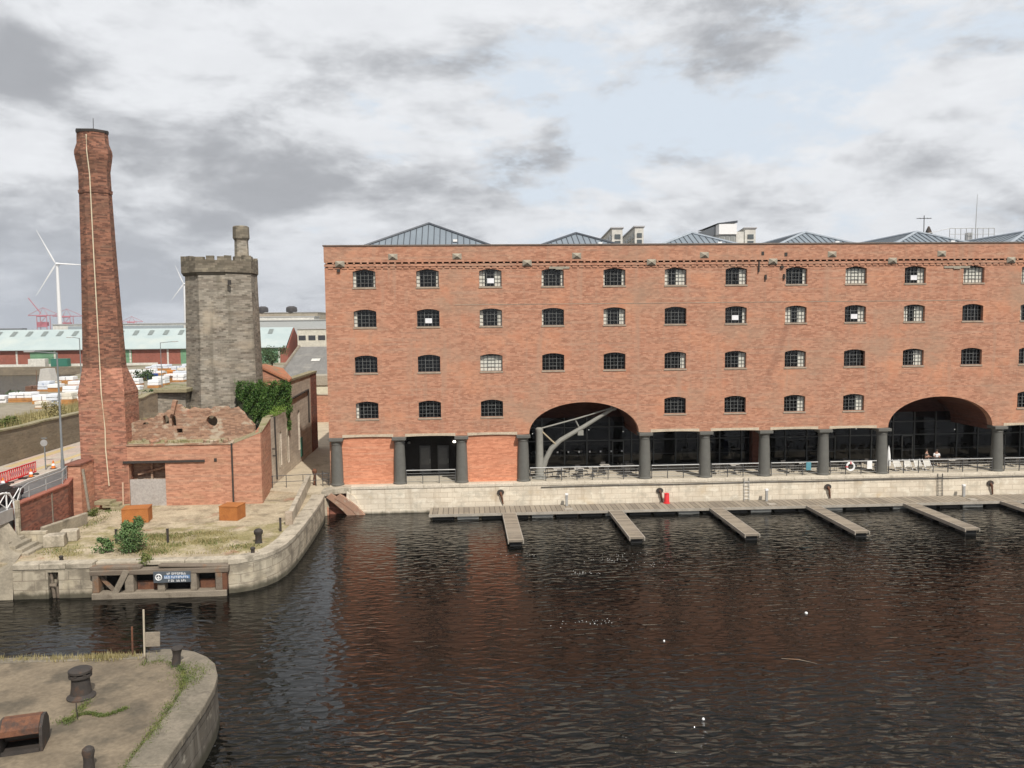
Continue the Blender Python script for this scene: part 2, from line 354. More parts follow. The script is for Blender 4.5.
LAMP = emit('lit_lamp', (1,.93,.8), 3)
def water():
    t = NT('dock_water')
    p = t.P()
    w1 = t.noise(1.0, 1.3, .5, t.scaled(p, (1.15, 2.6, 1)), .5)
    w2 = t.noise(1.0, 3, .6, t.scaled(p, (2.0, 4.2, 1)), .4)
    sp = t.n('ShaderNodeSeparateXYZ'); t.l(p, sp.inputs[0])
    ruff = t.math('SUBTRACT', 1.0, t.ramp(t.math('ADD', sp.outputs[1], t.math('MULTIPLY', t.noise(.12, 2, .5), 10.0)), -40.0, -27.0))
    far = t.ramp(sp.outputs[1], 60.0, 110.0)
    h = t.math('ADD', t.math('MULTIPLY', w1, 1.0), t.math('MULTIPLY', w2, .15))
    calm = t.noise(.07, 3, .5)
    t.bump(h, t.math('ADD', t.math('MULTIPLY_ADD', t.ramp(calm, .35, .7), .13, .17), t.math('MULTIPLY', t.math('ADD', ruff, far), 1.15)), .30)
    t.b.inputs['IOR'].default_value = 1.33
    col = t.mix(t.ramp(t.noise(.05, 3), .4, .7), (.0035,.0036,.003), (.005,.005,.004))
    m = t.done(col, .03, 0, .42); return m
WATER = water()

# ------------------------------------------------------------------ camera
CAM = Vector((10.658, -68.998, 15.701)); YAW, PITCH, ROLL, FPX = .0586, .0744, .0104, 825.34
F = Vector((math.sin(YAW)*math.cos(PITCH), math.cos(YAW)*math.cos(PITCH), -math.sin(PITCH)))
RT = Vector((math.cos(YAW), -math.sin(YAW), 0)); UP = RT.cross(F)
r2 = RT*math.cos(ROLL) - UP*math.sin(ROLL); u2 = RT*math.sin(ROLL) + UP*math.cos(ROLL)
cd = bpy.data.cameras.new('camera'); cam = bpy.data.objects.new('camera', cd); COL.objects.link(cam)
cam.matrix_world = Matrix(((r2.x,u2.x,-F.x,CAM.x),(r2.y,u2.y,-F.y,CAM.y),(r2.z,u2.z,-F.z,CAM.z),(0,0,0,1)))
cd.sensor_width = 36; cd.lens = FPX*36/1024; cd.clip_end = 12000; cd.clip_start = .5
scene.camera = cam

# ------------------------------------------------------------------ light and sky
AZ, EL = R(20), R(49)
S = Vector((math.sin(AZ)*math.cos(EL), -math.cos(AZ)*math.cos(EL), math.sin(EL)))
sd = bpy.data.lights.new('sun', 'SUN'); sd.energy = 4.5; sd.angle = R(.6); sd.color = (1,.94,.86)
so = bpy.data.objects.new('sun', sd); COL.objects.link(so); so.rotation_euler = (-S).to_track_quat('-Z', 'Y').to_euler()
w = bpy.data.worlds.new('World'); scene.world = w; w.use_nodes = True
wt = w.node_tree; N = wt.nodes; L = wt.links
class WN(NT):
    def __init__(s): s.t = wt; s.pos = None
W = WN()
sky = W.n('ShaderNodeTexSky', sky_type='NISHITA'); sky.sun_disc = False; sky.sun_elevation = EL; sky.sun_rotation = PI - AZ
sky.air_density = 1.0; sky.dust_density = 2.0; sky.ozone_density = 1
tc = W.n('ShaderNodeTexCoord'); sx = W.n('ShaderNodeSeparateXYZ'); L.new(tc.outputs['Generated'], sx.inputs[0])
zz = W.math('ADD', W.math('MAXIMUM', sx.outputs[2], 0.0), .22)
cb = W.n('ShaderNodeCombineXYZ'); L.new(W.math('DIVIDE', sx.outputs[0], zz), cb.inputs[0]); L.new(W.math('DIVIDE', sx.outputs[1], zz), cb.inputs[1])
cb.inputs[2].default_value = 3.7
def wnoise(sc, det, rg, off=(0,0,0), dist=0):
    v = W.n('ShaderNodeVectorMath', operation='ADD'); L.new(cb.outputs[0], v.inputs[0]); v.inputs[1].default_value = off
    return W.noise(sc, det, rg, v.outputs[0], dist)
big = wnoise(1.1, 3, .5, (3.1,1.7,0))
def dnoise(sc, det, rg, off=(0,0,0), dist=0):      # puffs: noise over the sky directions, flattened
    v = W.n('ShaderNodeVectorMath', operation='MULTIPLY_ADD'); L.new(tc.outputs['Generated'], v.inputs[0]); v.inputs[1].default_value = (1,1,2.3); v.inputs[2].default_value = off
    return W.noise(sc, det, rg, v.outputs[0], dist)
mid = W.math('ADD', W.math('MULTIPLY', wnoise(2.6, 10, .6, (0,0,0), .1), .35), W.math('MULTIPLY', dnoise(4.6, 12, .67, (2.3,.7,.4), .15), .65))
# thinner cloud towards the north-north-east, thick cloud to the north-west
bear = W.math('ARCTAN2', sx.outputs[0], sx.outputs[1])
gx = W.math('DIVIDE', W.math('SUBTRACT', bear, .22), .26); gz = W.math('DIVIDE', W.math('SUBTRACT', sx.outputs[2], .22), .085)
gap = W.math('EXPONENT', W.math('MULTIPLY', W.math('ADD', W.math('MULTIPLY', gx, gx), W.math('MULTIPLY', gz, gz)), -1.0))
west = W.ramp(W.math('MULTIPLY', bear, -1.0), -.2, .6)
dens = W.math('ADD', W.math('ADD', W.math('MULTIPLY', mid, .66), W.math('MULTIPLY', big, .34)), W.math('SUBTRACT', W.math('MULTIPLY', west, .10), W.math('MULTIPLY', gap, .13)))
cover = W.ramp(dens, .40, .475)
shade = W.ramp(W.math('ADD', W.math('ADD', W.math('MULTIPLY', W.math('ADD', W.math('MULTIPLY', wnoise(2.6, 10, .56, (.0,.13,.0), .1), .3), W.math('MULTIPLY', dnoise(4.6, 11, .60, (2.3,.7,.49), .15), .7)), .72), W.math('MULTIPLY', wnoise(1.0, 4, .5, (8.,.3,0)), .28)), W.math('MULTIPLY', west, .035)), .47, .60)
ccol = W.mix(shade, (9.0,9.2,9.5), (4.5,4.65,4.95))
fine_ = W.ramp(wnoise(6.5, 8, .6, (1.2,.4,0), .1), .3, .7)
ccol = W.mix(W.math('MULTIPLY', fine_, .30), ccol, W.mix(1.0, ccol, (.80,.80,.81), 'MULTIPLY'))
clear = W.mix(.92, sky.outputs[0], (7.8,8.6,9.5))
horizon = W.math('SUBTRACT', 1.0, W.ramp(sx.outputs[2], 0.0, .17))
full = W.mix(cover, clear, ccol)
full = W.mix(W.math('MULTIPLY', horizon, W.math('MULTIPLY_ADD', west, .55, .2)), full, (5.5,5.9,6.6))
bg = N['Background']; L.new(full, bg.inputs[0]); bg.inputs[1].default_value = .1
vs = scene.view_settings; vs.view_transform = 'Standard'; vs.look = 'None'; vs.gamma = 1; vs.exposure = -0.07; vs.use_curve_mapping = False
scene.display_settings.display_device = 'sRGB'

# ================================================================== SETTING
def struct(name, mb, mat, **k): return tag(mb.build(name, mat, **k), kind='structure')
m = MB(); m.quad((-6000,-300,0),(6000,-300,0),(6000,9000,0),(-6000,9000,0)); struct('water', m, WATER)
# far bank of the second dock, with land to the horizon
m = MB(); m.slab([(-420,214),(-96,214),(-60,205),(30,190),(420,190),(420,620),(-420,620)], -1, 2.2); struct('far_bank_ground', m, YARD)
m = MB(); m.slab([(-3000,2300),(3000,2300),(3000,2600),(-3000,2600)], -1, 3); struct('distant_shore', m, rough_mat('distant_land', (.10,.12,.10), (.13,.14,.12), .02))
m = MB(); m.slab([(-27.6,-40),(-27.6,30),(-31,60),(-5,60),(90,60),(90,189),(28,189),(-60,204),(-97,213),(-100,180),(-93,150),(-87,128),(-80,107),(-72,83),(-60,40),(-50,-40)], -1, 2.5); struct('yard_ground', m, YARD)
m = MB()
for k in range(14):
    y0, y1 = -40+k*7.5, -40+(k+1)*7.5
    for x0, x1, z0, z1 in ((-27.6,-34,6.3,6.0),(-34,-44,6.0,4.0),(-44,-56,4.0,2.51)):
        h = lambda x, y, z: (x, y, z + .35*math.sin(x*.9+y*.37) * (0 if z < 2.6 else 1))
        m.quad(h(x0,y0,z0), h(x1,y0,z1), h(x1,y1,z1), h(x0,y1,z0))
struct('grass_slope', m, GRASSGROUND)

# left quay (round nosed) and the ground of the warehouse
def nose(cx, cy, r, a0, a1, n=10): return [(cx+r*math.cos(R(a0+(a1-a0)*i/n)), cy+r*math.sin(R(a0+(a1-a0)*i/n))) for i in range(n+1)]
LQ_EDGE = [(-15.5,-20.6),(-3.3,-20.6)] + [(-2.7,-20.45),(-2.0,-20.05),(-1.4,-19.4),(-.95,-18.5),(-.65,-17.2),(-.5,-15.5),(-.45,-13),(-.45,-10),(-.5,-7),(-.6,-4),(-.75,-2.2)]
def inset(p, d):
    out = []
    for i in range(len(p)):
        a = Vector(p[max(i-1,0)]); b = Vector(p[min(i+1,len(p)-1)]); t = (b-a).normalized()
        out.append((p[i][0]-t.y*d, p[i][1]+t.x*d))
    return out
LQ_IN = inset(LQ_EDGE[1:], .95)
m = MB(); m.slab([(-17.4,-20.0),(-11.0,-19.9)] + [(-3.3,-19.65)] + LQ_IN[1:] + [(-2.6,-2.0),(-5.0,-1.0),(-17.4,8)], -1, 1.95); struct('quay_ground', m, QUAYGROUND)
m = MB(); m.slab([(-17.4,8),(-5.0,-1.0),(-2.6,-2.0),(-1.7,-2.1),(-.75,-1.2),(-.6,-.9),(-.6,52),(-12,60),(-26.8,60),(-26.8,30),(-17.4,30)], -1, 2.1); struct('alley_path', m, ALLEY)
m = MB(); m.slab([(-.6,-.35),(84,-.35),(84,60),(-.6,60)], -1, 2.3); struct('terrace_paving', m, PAVING)
# road and pavement
m = MB(); m.slab([(-21.5,-46),(-17.75,-46),(-17.76,-9.6),(-19.05,-5.5),(-21.0,-.5),(-21.0,46),(-21.5,46)], 1, 4.4); struct('road', m, ASPHALT)
m = MB(); m.slab([(-26.9,-46),(-21.55,-46),(-21.55,46),(-26.9,46)], 1, 4.52); struct('pavement', m, PAVEMENT)
m = MB(); m.slab([(-20.98,-.45),(-19.0,-5.0),(-18.6,-5.0),(-18.9,0.05),(-17.42,8.1),(-17.42,46),(-20.98,46)], 1, 4.4); struct('road_verge', m, PAVEMENT)
m = MB()
for k in range(46): m.box(-21.6,-21.42,-46+2*k,-44.02+2*k,4.3,4.545)
struct('kerb', m, KERB, bevel=.02)
m = MB()
m.slab([(-23.4,-3),(-22.8,-3),(-22.8,9),(-23.4,9)], 4.52, 4.528); m.slab([(-26.4,-1),(-25.6,-1),(-25.6,10),(-26.4,10)], 4.52, 4.528); struct('pavement_buff_strip', m, YELLOWPAVE)

# ================================================================== WAREHOUSE
B = 5.2; NB = 16; ARCH = (3, 9, 15); XEND = NB*B + .6
wh = thing('warehouse', (30, 0, 2.3), 'long five storey red brick dock warehouse with rows of barred windows and two wide arches', 'warehouse')
SILLS = (18.71, 15.44, 11.65, 7.81); WW, WH_, RISE = 1.86, 1.28, .17
ZB = (6.5, 9.95, 13.6, 17.2, 20.35)
def win_arch(x0, x1, zs, zc, n=6): return [(x0+(x1-x0)*i/n, zs + (zc-zs)*(1-(2*i/n-1)**2)) for i in range(n+1)]
m = MB(); RV = .42
def cell(x0, x1, z0, z1, sill):
    cx = (x0+x1)/2; a, b = cx-WW/2, cx+WW/2; zs = sill + WH_
    m.quad((x0,0,z0),(a,0,z0),(a,0,z1),(x0,0,z1)); m.quad((b,0,z0),(x1,0,z0),(x1,0,z1),(b,0,z1))
    m.quad((a,0,z0),(b,0,z0),(b,0,sill),(a,0,sill))
    ar = win_arch(a, b, zs, zs+RISE)
    for (p, pz), (q, qz) in zip(ar, ar[1:]):
        m.quad((p,0,pz),(q,0,qz),(q,0,z1),(p,0,z1)); m.quad((p,0,pz),(q,0,qz),(q,RV,qz),(p,RV,pz))
    m.quad((a,0,sill),(b,0,sill),(b,RV,sill),(a,RV,sill))
    m.quad((a,0,sill),(a,0,zs),(a,RV,zs),(a,RV,sill)); m.quad((b,0,sill),(b,0,zs),(b,RV,zs),(b,RV,sill))
arch_bays = set(sum([[a, a+1] for a in ARCH], []))
for i in range(NB):
    x0, x1 = i*B, (i+1)*B
    for k in range(3): cell(x0, x1, ZB[3-k], ZB[4-k], SILLS[k])
    if i not in arch_bays:
        cell(x0, x1, ZB[0], ZB[1], SILLS[3])
        for a, b in ((x0, x0+.5), (x1-.5, x1)): m.quad((a,0,6.27),(b,0,6.27),(b,0,6.5),(a,0,6.5))
VAULT = {}
for i in ARCH:
    x0, x1 = i*B, min((i+2)*B, NB*B); cx = x0 + B; n = 28
    el = [(cx - 4.68*math.cos(PI*k/n), 6.3 + 2.62*math.sin(PI*k/n)) for k in range(n+1)]
    if i == 15: continue
    VAULT[i] = el
    m.quad((x0,0,6.27),(el[0][0],0,6.3),(el[0][0],0,9.95),(x0,0,9.95)); m.quad((el[-1][0],0,6.3),(x1,0,6.27),(x1,0,9.95),(el[-1][0],0,9.95))
    for (p, pz), (q, qz) in zip(el, el[1:]):
        m.quad((p,0,pz),(q,0,qz),(q,0,9.95),(p,0,9.95))
        m.quad((p,0,pz),(q,0,qz),(q,.7,qz),(p,.7,pz))
x0 = 15*B; m.quad((x0,0,6.27),(XEND,0,6.27),(XEND,0,9.95),(x0,0,9.95))
m.quad((-.6,0,6.27),(0,0,6.27),(0,0,20.35),(-.6,0,20.35)); m.quad((NB*B,0,9.95),(XEND,0,9.95),(XEND,0,20.35),(NB*B,0,20.35))
m.quad((-.6,0,6.27),(-.6,.4,6.27),(-.6,.4,20.35),(-.6,0,20.35)); m.quad((-.6,.4,2.2),(-.6,50,2.2),(-.6,50,22.05),(-.6,.4,22.05))
m.quad((XEND,0,2.3),(XEND,50,2.3),(XEND,50,22.05),(XEND,0,22.05)); m.quad((-.6,50,2.3),(XEND,50,2.3),(XEND,50,22.05),(-.6,50,22.05))
fac = m.build('wall', BRICK, wh, fix=False)
m = MB(); m.box(-.62,XEND+.02,-.13,.4,20.75,22.05); m.build('parapet', BRICK, wh)
m = MB(); m.box(-.70,XEND+.1,-.2,.5,22.053,22.17); m.build('parapet_coping', CORNICE, wh, bevel=.02)
m = MB(); m.box(-.61,XEND,-.09,.02,20.40,20.605)
x = -.5
while x < XEND-.3:
    m.box(x, x+.15, -.125, .02, 20.61, 20.748); x += .56
x = -.3
while x < XEND-.3:
    m.box(x, x+.40, -.055, .02, 20.22, 20.395); x += .56
m.build('dentil_cornice', BRICK, wh)
ties = [(.67,1),(5.0,0),(10.26,0),(16.06,1),(20.2,0),(26.5,1),(31.0,0),(36.9,1),(42.0,0),(47.3,1),(51.6,0),(57.8,1),(62.2,0),(68.2,1),(73,0),(78.6,1)]
for x, low in ties:
    z = 20.62 if low else 21.18
    t = MB(); a, h = .38, .25
    yy = -.125 if low else -.135
    t.add([(x-a,yy,z-h),(x+a,yy,z-h),(x+a,yy,z+h),(x-a,yy,z+h),(x,yy-.22,z),(x-a,.02,z-h),(x+a,.02,z-h),(x+a,.02,z+h),(x-a,.02,z+h)],
          [(0,1,4),(1,2,4),(2,3,4),(3,0,4),(0,5,6,1),(1,6,7,2),(2,7,8,3),(3,8,5,0)])
    t.build('tie_plate', TIEPLATE, wh)
# broken corbel brackets and putlog holes
for x, z, sx_, sz_ in ((36.0,21.3,.22,.3),(35.7,20.2,.1,.9),(38.0,21.2,.25,.3),(33.9,19.3,.12,.4),(36.3,19.3,.14,.42),(37.9,19.35,.14,.42),(37.7,20.15,.24,.22),(.55,20.1,.25,.25)):
    m = MB(); m.box(x-sx_/2, x+sx_/2, -.16, .02, z-sz_/2, z+sz_/2); m.build('iron_bracket', DARKIRON, wh)
for x0, x1, z in ((17.9,19.6,20.22),(51.9,54.2,20.05)):
    m = MB(); m.box(x0,x1,-.06,.02,z-.09,z+.09); m.box((x0+x1)/2-.3,(x0+x1)/2+.3,-.1,.02,z-.16,z-.092); m.build('beam_stub', TIEPLATE, wh)
m = MB(); m.box(10,55,-.02,.01,17.19,17.235); m.build('string_line', SILL, wh)
# windows
fr = MB(); g = MB(); sl = MB()
cx, z0 = 0, 0; a = WW/2
ar = win_arch(-a, a, WH_, WH_+RISE)
def top(x): return WH_ + RISE*(1-(x/a)**2)
for k in range(7):
    x = -a + WW*k/6; wd = .022 if k in (2, 4) else .010
    if k in (0, 6): wd = .02
    fr.box(x-wd, x+wd, .26, .31, 0, top(min(max(x,-a+.01),a-.01)))
for k in range(5):
    z = .03 + k*.31; fr.box(-a, a, .268, .302, z-.010, z+.010)
for z in (.36, .96): fr.box(-.33, .33, .25, .315, z-.018, z+.018)
g.add([(-a,.36,0),(a,.36,0)] + [(p,.36,z) for p, z in reversed(ar)], [tuple(range(2+len(ar)))])
sl.box(-a-.05, a+.05, -.05, RV, -.13, -.002)
frm = {}
def window(i, k, lw=0, rw=0, paper=0):
    loc = ((i+.5)*B, 0, SILLS[k])
    if 'f' not in frm:
        o = fr.build('window', FRAMEGREY, None, loc=(0,0,0)); p = g.build('pane', GLASS, o); q = sl.build('sill', SILL, o)
        frm['f'] = o
    else:
        o = frm['f'].copy(); COL.objects.link(o)
        for ch in list(frm['f'].children):
            if ch.name.split('.')[0] in ('pane', 'sill'): c_ = ch.copy(); COL.objects.link(c_); c_.parent = o; c_.rotation_euler = (random.uniform(-.02,.02), 0, random.uniform(-.015,.015)) if ch.name.startswith('pane') else (0,0,0)
    o.parent = wh; o.location = Vector(loc) - wh.location
    for s_, wd in ((-1, lw), (1, rw)):
        if wd:
            b = MB(); h = WH_+.02
            e0, e1 = (-a+.01, -a+wd*WW) if s_ < 0 else (a-wd*WW, a-.01)
            n = max(2, int(wd*10))
            for q in range(n):
                p0, p1 = e0+(e1-e0)*q/n, e0+(e1-e0)*(q+1)/n
                b.box(p0, p1-.004, .316+.008*(q % 2), .328+.008*(q % 2), .0, h)
            b.v = [tuple(Vector(p)+Vector(loc)) for p in b.v]; b.build('blind', BLIND, o, loc=loc)
    if paper:
        b = MB(); b.box(-.28+paper*.1, .28+paper*.1, .235, .245, .28, .68); b.v = [tuple(Vector(p)+Vector(loc)) for p in b.v]; b.build('paper_notice', NOTICE, o, loc=loc)
SPEC = {0:{0:(.13,.1),1:(.15,.12),2:(.25,.3,.2),3:(.1,.12),4:(.08,.14),5:(.2,.45),6:(.05,.32),7:(.08,.16),8:(.5,.5),9:(0,.3,.1),10:(.5,.5),11:(.3,.2),12:(.1,.4)},
        1:{0:(.14,0),1:(0,0,.2),2:(.15,.2),3:(.08,0),4:(.2,.25),6:(0,.15,.1),7:(.3,.38),8:(.05,.3,.05),9:(.26,.42),11:(.2,0),12:(.5,.5)},
        2:{2:(.5,.5),5:(0,.22),6:(0,.3),7:(.03,.35),9:(.1,.4),11:(0,.3)},
        3:{0:(.12,0),7:(0,.3),8:(.03,.36),11:(.1,.1)}}
for k in range(4):
    for i in range(NB):
        if i > 13: continue
        if k == 3 and i in arch_bays: continue
        window(i, k, *SPEC[k].get(i, (0,0)))
# columns
col_m = MB()
col_m.lathe((0,0,0), [(.56,0),(.56,.12),(.51,.16),(.50,.9),(.47,2.2),(.425,3.35),(.425,3.40),(.465,3.43),(.465,3.5),(.425,3.53),(.44,3.58),(.52,3.68),(.55,3.72)], 24)
ab = MB(); ab.box(-.58,.58,-.58,.58,3.722,3.965)
first = None
for i in range(NB+1):
    if i in (4, 10): continue
    loc = (i*B, .05, 2.3)
    if first is None:
        first = col_m.build('column', IRON, None, smooth=True, loc=(0,0,0)); c2 = ab.build('capital', IRON, first, bevel=.02); o = first
    else: o = copy_tree(first)
    o.parent = wh; o.location = Vector(loc) - wh.location
# lintels, infill, ground floor back wall
for i in range(NB):
    x0, x1 = i*B+.5, (i+1)*B-.5
    if i in arch_bays: continue
    m = MB(); n = 8
    top_ = [(x0+(x1-x0)*k/n, 6.5) for k in range(n+1)]; bot = [(x0+(x1-x0)*k/n, 6.25+.05*(1-(2*k/n-1)**2)) for k in range(n+1)]
    m.wall_xz([bot + top_[::-1]], -.025, .55); m.build('lintel', LINTEL, wh)
for i in (0, 2):
    m = MB(); m.box(i*B+.42, (i+1)*B-.42, .12, .4, 2.3, 6.25); m.build('infill_panel', NEWBRICK, wh)
m = MB(); m.box(0.0,.45,.15,.5,2.3,6.2); m.box(-.6,.0,.2,.6,2.2,6.26); m.build('corner_pier', BRICK, wh)
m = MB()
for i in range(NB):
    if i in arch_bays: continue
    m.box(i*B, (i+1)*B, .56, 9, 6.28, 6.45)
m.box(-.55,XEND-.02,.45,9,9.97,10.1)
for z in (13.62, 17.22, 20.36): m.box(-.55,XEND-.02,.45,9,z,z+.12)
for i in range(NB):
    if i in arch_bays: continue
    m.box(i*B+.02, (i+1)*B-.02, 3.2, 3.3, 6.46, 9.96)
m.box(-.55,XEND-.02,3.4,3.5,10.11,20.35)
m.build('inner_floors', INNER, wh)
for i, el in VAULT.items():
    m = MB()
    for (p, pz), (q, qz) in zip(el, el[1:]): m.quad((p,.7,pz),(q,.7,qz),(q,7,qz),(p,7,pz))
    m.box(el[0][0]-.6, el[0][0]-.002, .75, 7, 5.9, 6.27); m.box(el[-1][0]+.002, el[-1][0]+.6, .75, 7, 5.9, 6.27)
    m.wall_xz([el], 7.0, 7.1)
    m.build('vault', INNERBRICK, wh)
m = MB(); m.box(5.4,10.2,4.0,4.2,2.3,6.27); m.box(5.2,5.4,.6,4.2,2.3,6.27); m.box(10.2,10.4,.6,4.2,2.3,6.27); m.build('recess_wall', INNER, wh)
for dx in (7.15, 8.75):
    m = MB(); m.box(dx-.5,dx+.5,3.93,3.998,2.3,4.9); d = m.build('door', plain('grey_door', (.10,.10,.10), .5), wh, bevel=.02)
    m = MB(); m.box(dx-.36,dx+.36,3.9,3.925,3.2,4.7); m.build('pane', plain('door_pane', (.16,.16,.155), .25), d)
    m = MB(); m.box(dx+.4,dx+.44,3.86,3.925,3.3,3.7); m.build('handle', GALV, d)
m = MB(); m.lathe((9.75,3.9,5.2), [(.05,-.1),(.13,-.08),(.15,0),(.1,.1)], 10); m.build('wall_lamp', LAMP, wh, smooth=True)
m = MB(); m.lathe((5.75,3.9,5.2), [(.05,-.1),(.13,-.08),(.15,0),(.1,.1)], 10); m.build('wall_lamp', GALV, wh, smooth=True)
# glazed shopfront set back under the arcade
shop_x0 = 15.7
m = MB(); m.quad((shop_x0,6.2,2.3),(XEND,6.2,2.3),(XEND,6.2,6.9),(shop_x0,6.2,6.9)); shop = m.build('shopfront', SHOPGLASS, wh)
m = MB(); x = shop_x0
k = 0
while x < XEND:
    m.box(x-.05, x+.05, 6.08, 6.18, 2.3, 6.9); x += 2.08; k += 1
for z in (2.42, 4.75, 6.0): m.box(shop_x0, XEND, 6.1, 6.17, z-.05, z+.05)
m.box(shop_x0,XEND,6.12,6.165,3.38,3.42)
m.build('mullions', plain('shop_frame', (.085,.09,.09), .5), shop)
for x in (24.3, 44.4, 51.9, 61.0):
    m = MB()
    for q in (0, 1): m.box(x+q*1.0, x+q*1.0+.07, 6.03, 6.078, 2.32, 4.68)
    m.box(x, x+1.07, 6.03, 6.078, 4.62, 4.7); m.box(x, x+1.07, 6.035, 6.075, 3.25, 3.32)
    m.build('glazed_door', FRAMEGREY, shop)
m = MB()
for x in range(17, 26):
    m.box(x+.15, x+.3, 6.19, 6.197, 3.62, 3.78)
m.build('glass_marking', NOTICE, shop)
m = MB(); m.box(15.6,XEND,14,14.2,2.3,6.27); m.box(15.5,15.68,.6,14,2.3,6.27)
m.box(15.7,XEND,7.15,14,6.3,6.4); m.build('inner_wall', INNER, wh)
m = MB(); m.box(37.2,38.5,5.2,6.0,2.3,6.27); m.build('brick_pier', INNERBRICK, wh)
m = MB()
for x in (17,20.5,23.8,28,31.5,35,40.5,43.8,48,50.5,54,58.5): m.box(x, x+1.5, 8.5, 9.1, 2.3, 3.35)
for x in (29.5,33,41,47,57): m.box(x, x+2.2, 12, 12.5, 2.3, 4.4)
m.build('bar_counter', plain('bar_front', (.10,.085,.07), .5), wh)
for k in range(16):
    x = 17.5 + k*2.75 + random.uniform(-.6,.6); z = random.uniform(4.5,5.6)
    m = MB(); m.lathe((x, random.uniform(7,11), z), [(.02,-.04),(.05,0),(.02,.05)], 8); m.build('pendant_lamp', LAMP, wh)
# hipped roofs
def hip_roof(cx, hw, zr, ze, ya=4.6, y0=.55, y1=49.5):
    m = MB(); sl = (zr-ze)/hw
    m.quad((cx-hw,y0,ze),(cx+hw,y0,ze),(cx,ya,zr)); m.quad((cx-hw,y0,ze),(cx,ya,zr),(cx,y1,zr),(cx-hw,y1,ze)); m.quad((cx+hw,y0,ze),(cx+hw,y1,ze),(cx,y1,zr),(cx,ya,zr)); m.quad((cx-hw,y1,ze),(cx,y1,zr),(cx+hw,y1,ze))
    nf = len(m.f); s = m; n = int(hw/.48)
    for k in range(-n+1, n):
        x = cx + k*hw/n; t = 1-abs(k)/n
        p = Vector((x, y0, ze+.03)); q = Vector((x, y0+(ya-y0)*t, ze+(zr-ze)*t+.03)); s.tube([p, q], .035, 4)
    for sg in (-1, 1):
        for k in range(int((y1-ya)/1.0)):
            y = ya + k; s.tube([(cx+sg*hw, y, ze+.03), (cx, y, zr+.03)], .03, 4)
    o = m.build('roof', SLATE, wh); o.data.materials.append(SEAM)
    for p_ in o.data.polygons:
        if p_.index >= nf: p_.material_index = 1
    c = MB()
    for sg in (-1, 1): c.tube([(cx+sg*hw, y0, ze+.02), (cx, ya, zr+.04)], .13, 6)
    c.tube([(cx, ya, zr+.03), (cx, y1, zr+.03)], .12, 6)
    c.build('hip_flashing', HIPCAP if cx > 30 else SEAM, o)
    d = MB(); d.obox((cx+.35*hw, y0+(ya-y0)*.33, ze+(zr-ze)*.33+.12), (.35,.3,.2)); d.build('roof_vent', WHITE, o)
hip_roof(7.8, 6.6, 24.40, 21.64)
for k in range(6): hip_roof(20.8+10.4*k, 4.9, 23.50, 21.64)
m = MB(); m.box(-.5,XEND-.05,.45,50,21.4,21.55); m.build('roof_deck', CORNICE, wh)

# aerials and gantry on the roof
t = thing('television_aerial', (66.6,29,22.2), 'small cross shaped aerial standing on the right hand roof ridge', 'aerial')
m = MB(); m.tube([(66.6,29,22.2),(66.6,29,28.1)], .05); m.build('mast', RAIL, t)
m = MB(); m.tube([(65.7,29,27.75),(67.5,29,27.75)], .04)
for q in range(4): m.tube([(65.9+q*.45,28.6,27.75),(65.9+q*.45,29.4,27.75)], .025)
m.build('crossbar', RAIL, t)
t = thing('ridge_finial', (67.2,29,23.4), 'dark pointed cowl beside the cross shaped aerial on the roof ridge', 'roof cowl')
m = MB(); m.lathe((67.2,29,23.4), [(.42,0),(.42,2.2),(.5,2.25),(.3,2.9),(.08,3.4)], 10); m.build('cowl', DARKIRON, t, smooth=True)
tag(MB.build((lambda q: (q.tube([(73.1,29,22.2),(73.1,29,26.5),(73.2,29,30.6)], [.07,.05,.025]), q)[1])(MB()), 'roof_mast', GALV, loc=(73.1,29,22.2)), 'tall thin whip mast rising above the roof gantry at far right', 'mast')
t = thing('roof_gantry', (72,29,22.2), 'steel access gantry with handrails between the two rightmost roofs', 'gantry')
m = MB(); m.box(69.6,75.2,28.6,29.6,24.9,25.05); m.box(72,72.6,28.8,29.4,25.06,26.0); m.build('platform', GALV, t)
m = MB()
for q in range(9):
    x = 69.6+q*.7; m.tube([(x,28.6,22.2 if q % 2 == 0 else 25),(x,28.6,26.5)], .04)
m.tube([(69.6,28.6,26.5),(75.2,28.6,26.5)], .04); m.tube([(69.6,28.6,25.8),(75.2,28.6,25.8)], .03); m.tube([(66.8,28.6,25.9),(69.6,28.6,26.5)], .03)
m.build('handrail', GALV, t)

# buildings that show over the roof
def glazed_block(x0, x1, depth, z1, label, dark=False, slope=1.2):
    t = thing('tower_block', (x0, 71, 2.3), label, 'building', 'modern blocks behind the warehouse')
    m = MB(); m.wall_yz([[(71,2.3),(71+depth,2.3),(71+depth,z1-slope),(71,z1)]], x0, x1); m.build('wall', OFFWHITE, t)
    m = MB(); m.wall_yz([[(70.8,z1+.02),(71+depth,z1-slope+.02),(71+depth,z1-slope+.22),(70.8,z1+.22)]], x0-.2, x1+.2); m.build('roof', plain('block_roof', (.45,.45,.46)), t)
    for k in range(6):
        za = z1-1.0-k*1.1
        m = MB(); m.box(x0+(x1-x0)*.25, x0+(x1-x0)*.8, 70.9, 70.995, za-.75, za); m.build('window', plain('block_window', (.10,.115,.12), .15), t)
        for q in range(6):
            y = 71.6+q*depth/6.3
            m = MB(); m.box(x0-.06, x0-.005, y, y+depth/9, za-.85-.15*q, za-.15*q-.1); m.build('window', plain('block_side_window', (.28,.30,.29), .2) if k == 99 else SIDEWIN, t)
SIDEWIN = plain('block_side_window', (.27,.28,.265), .25)
glazed_block(36.1,37.9,16,31.4,'pale glazed stair block over the roofline, left one of the close pair')
glazed_block(40.0,41.5,16,31.6,'pale glazed stair block over the roofline, right one of the close pair')
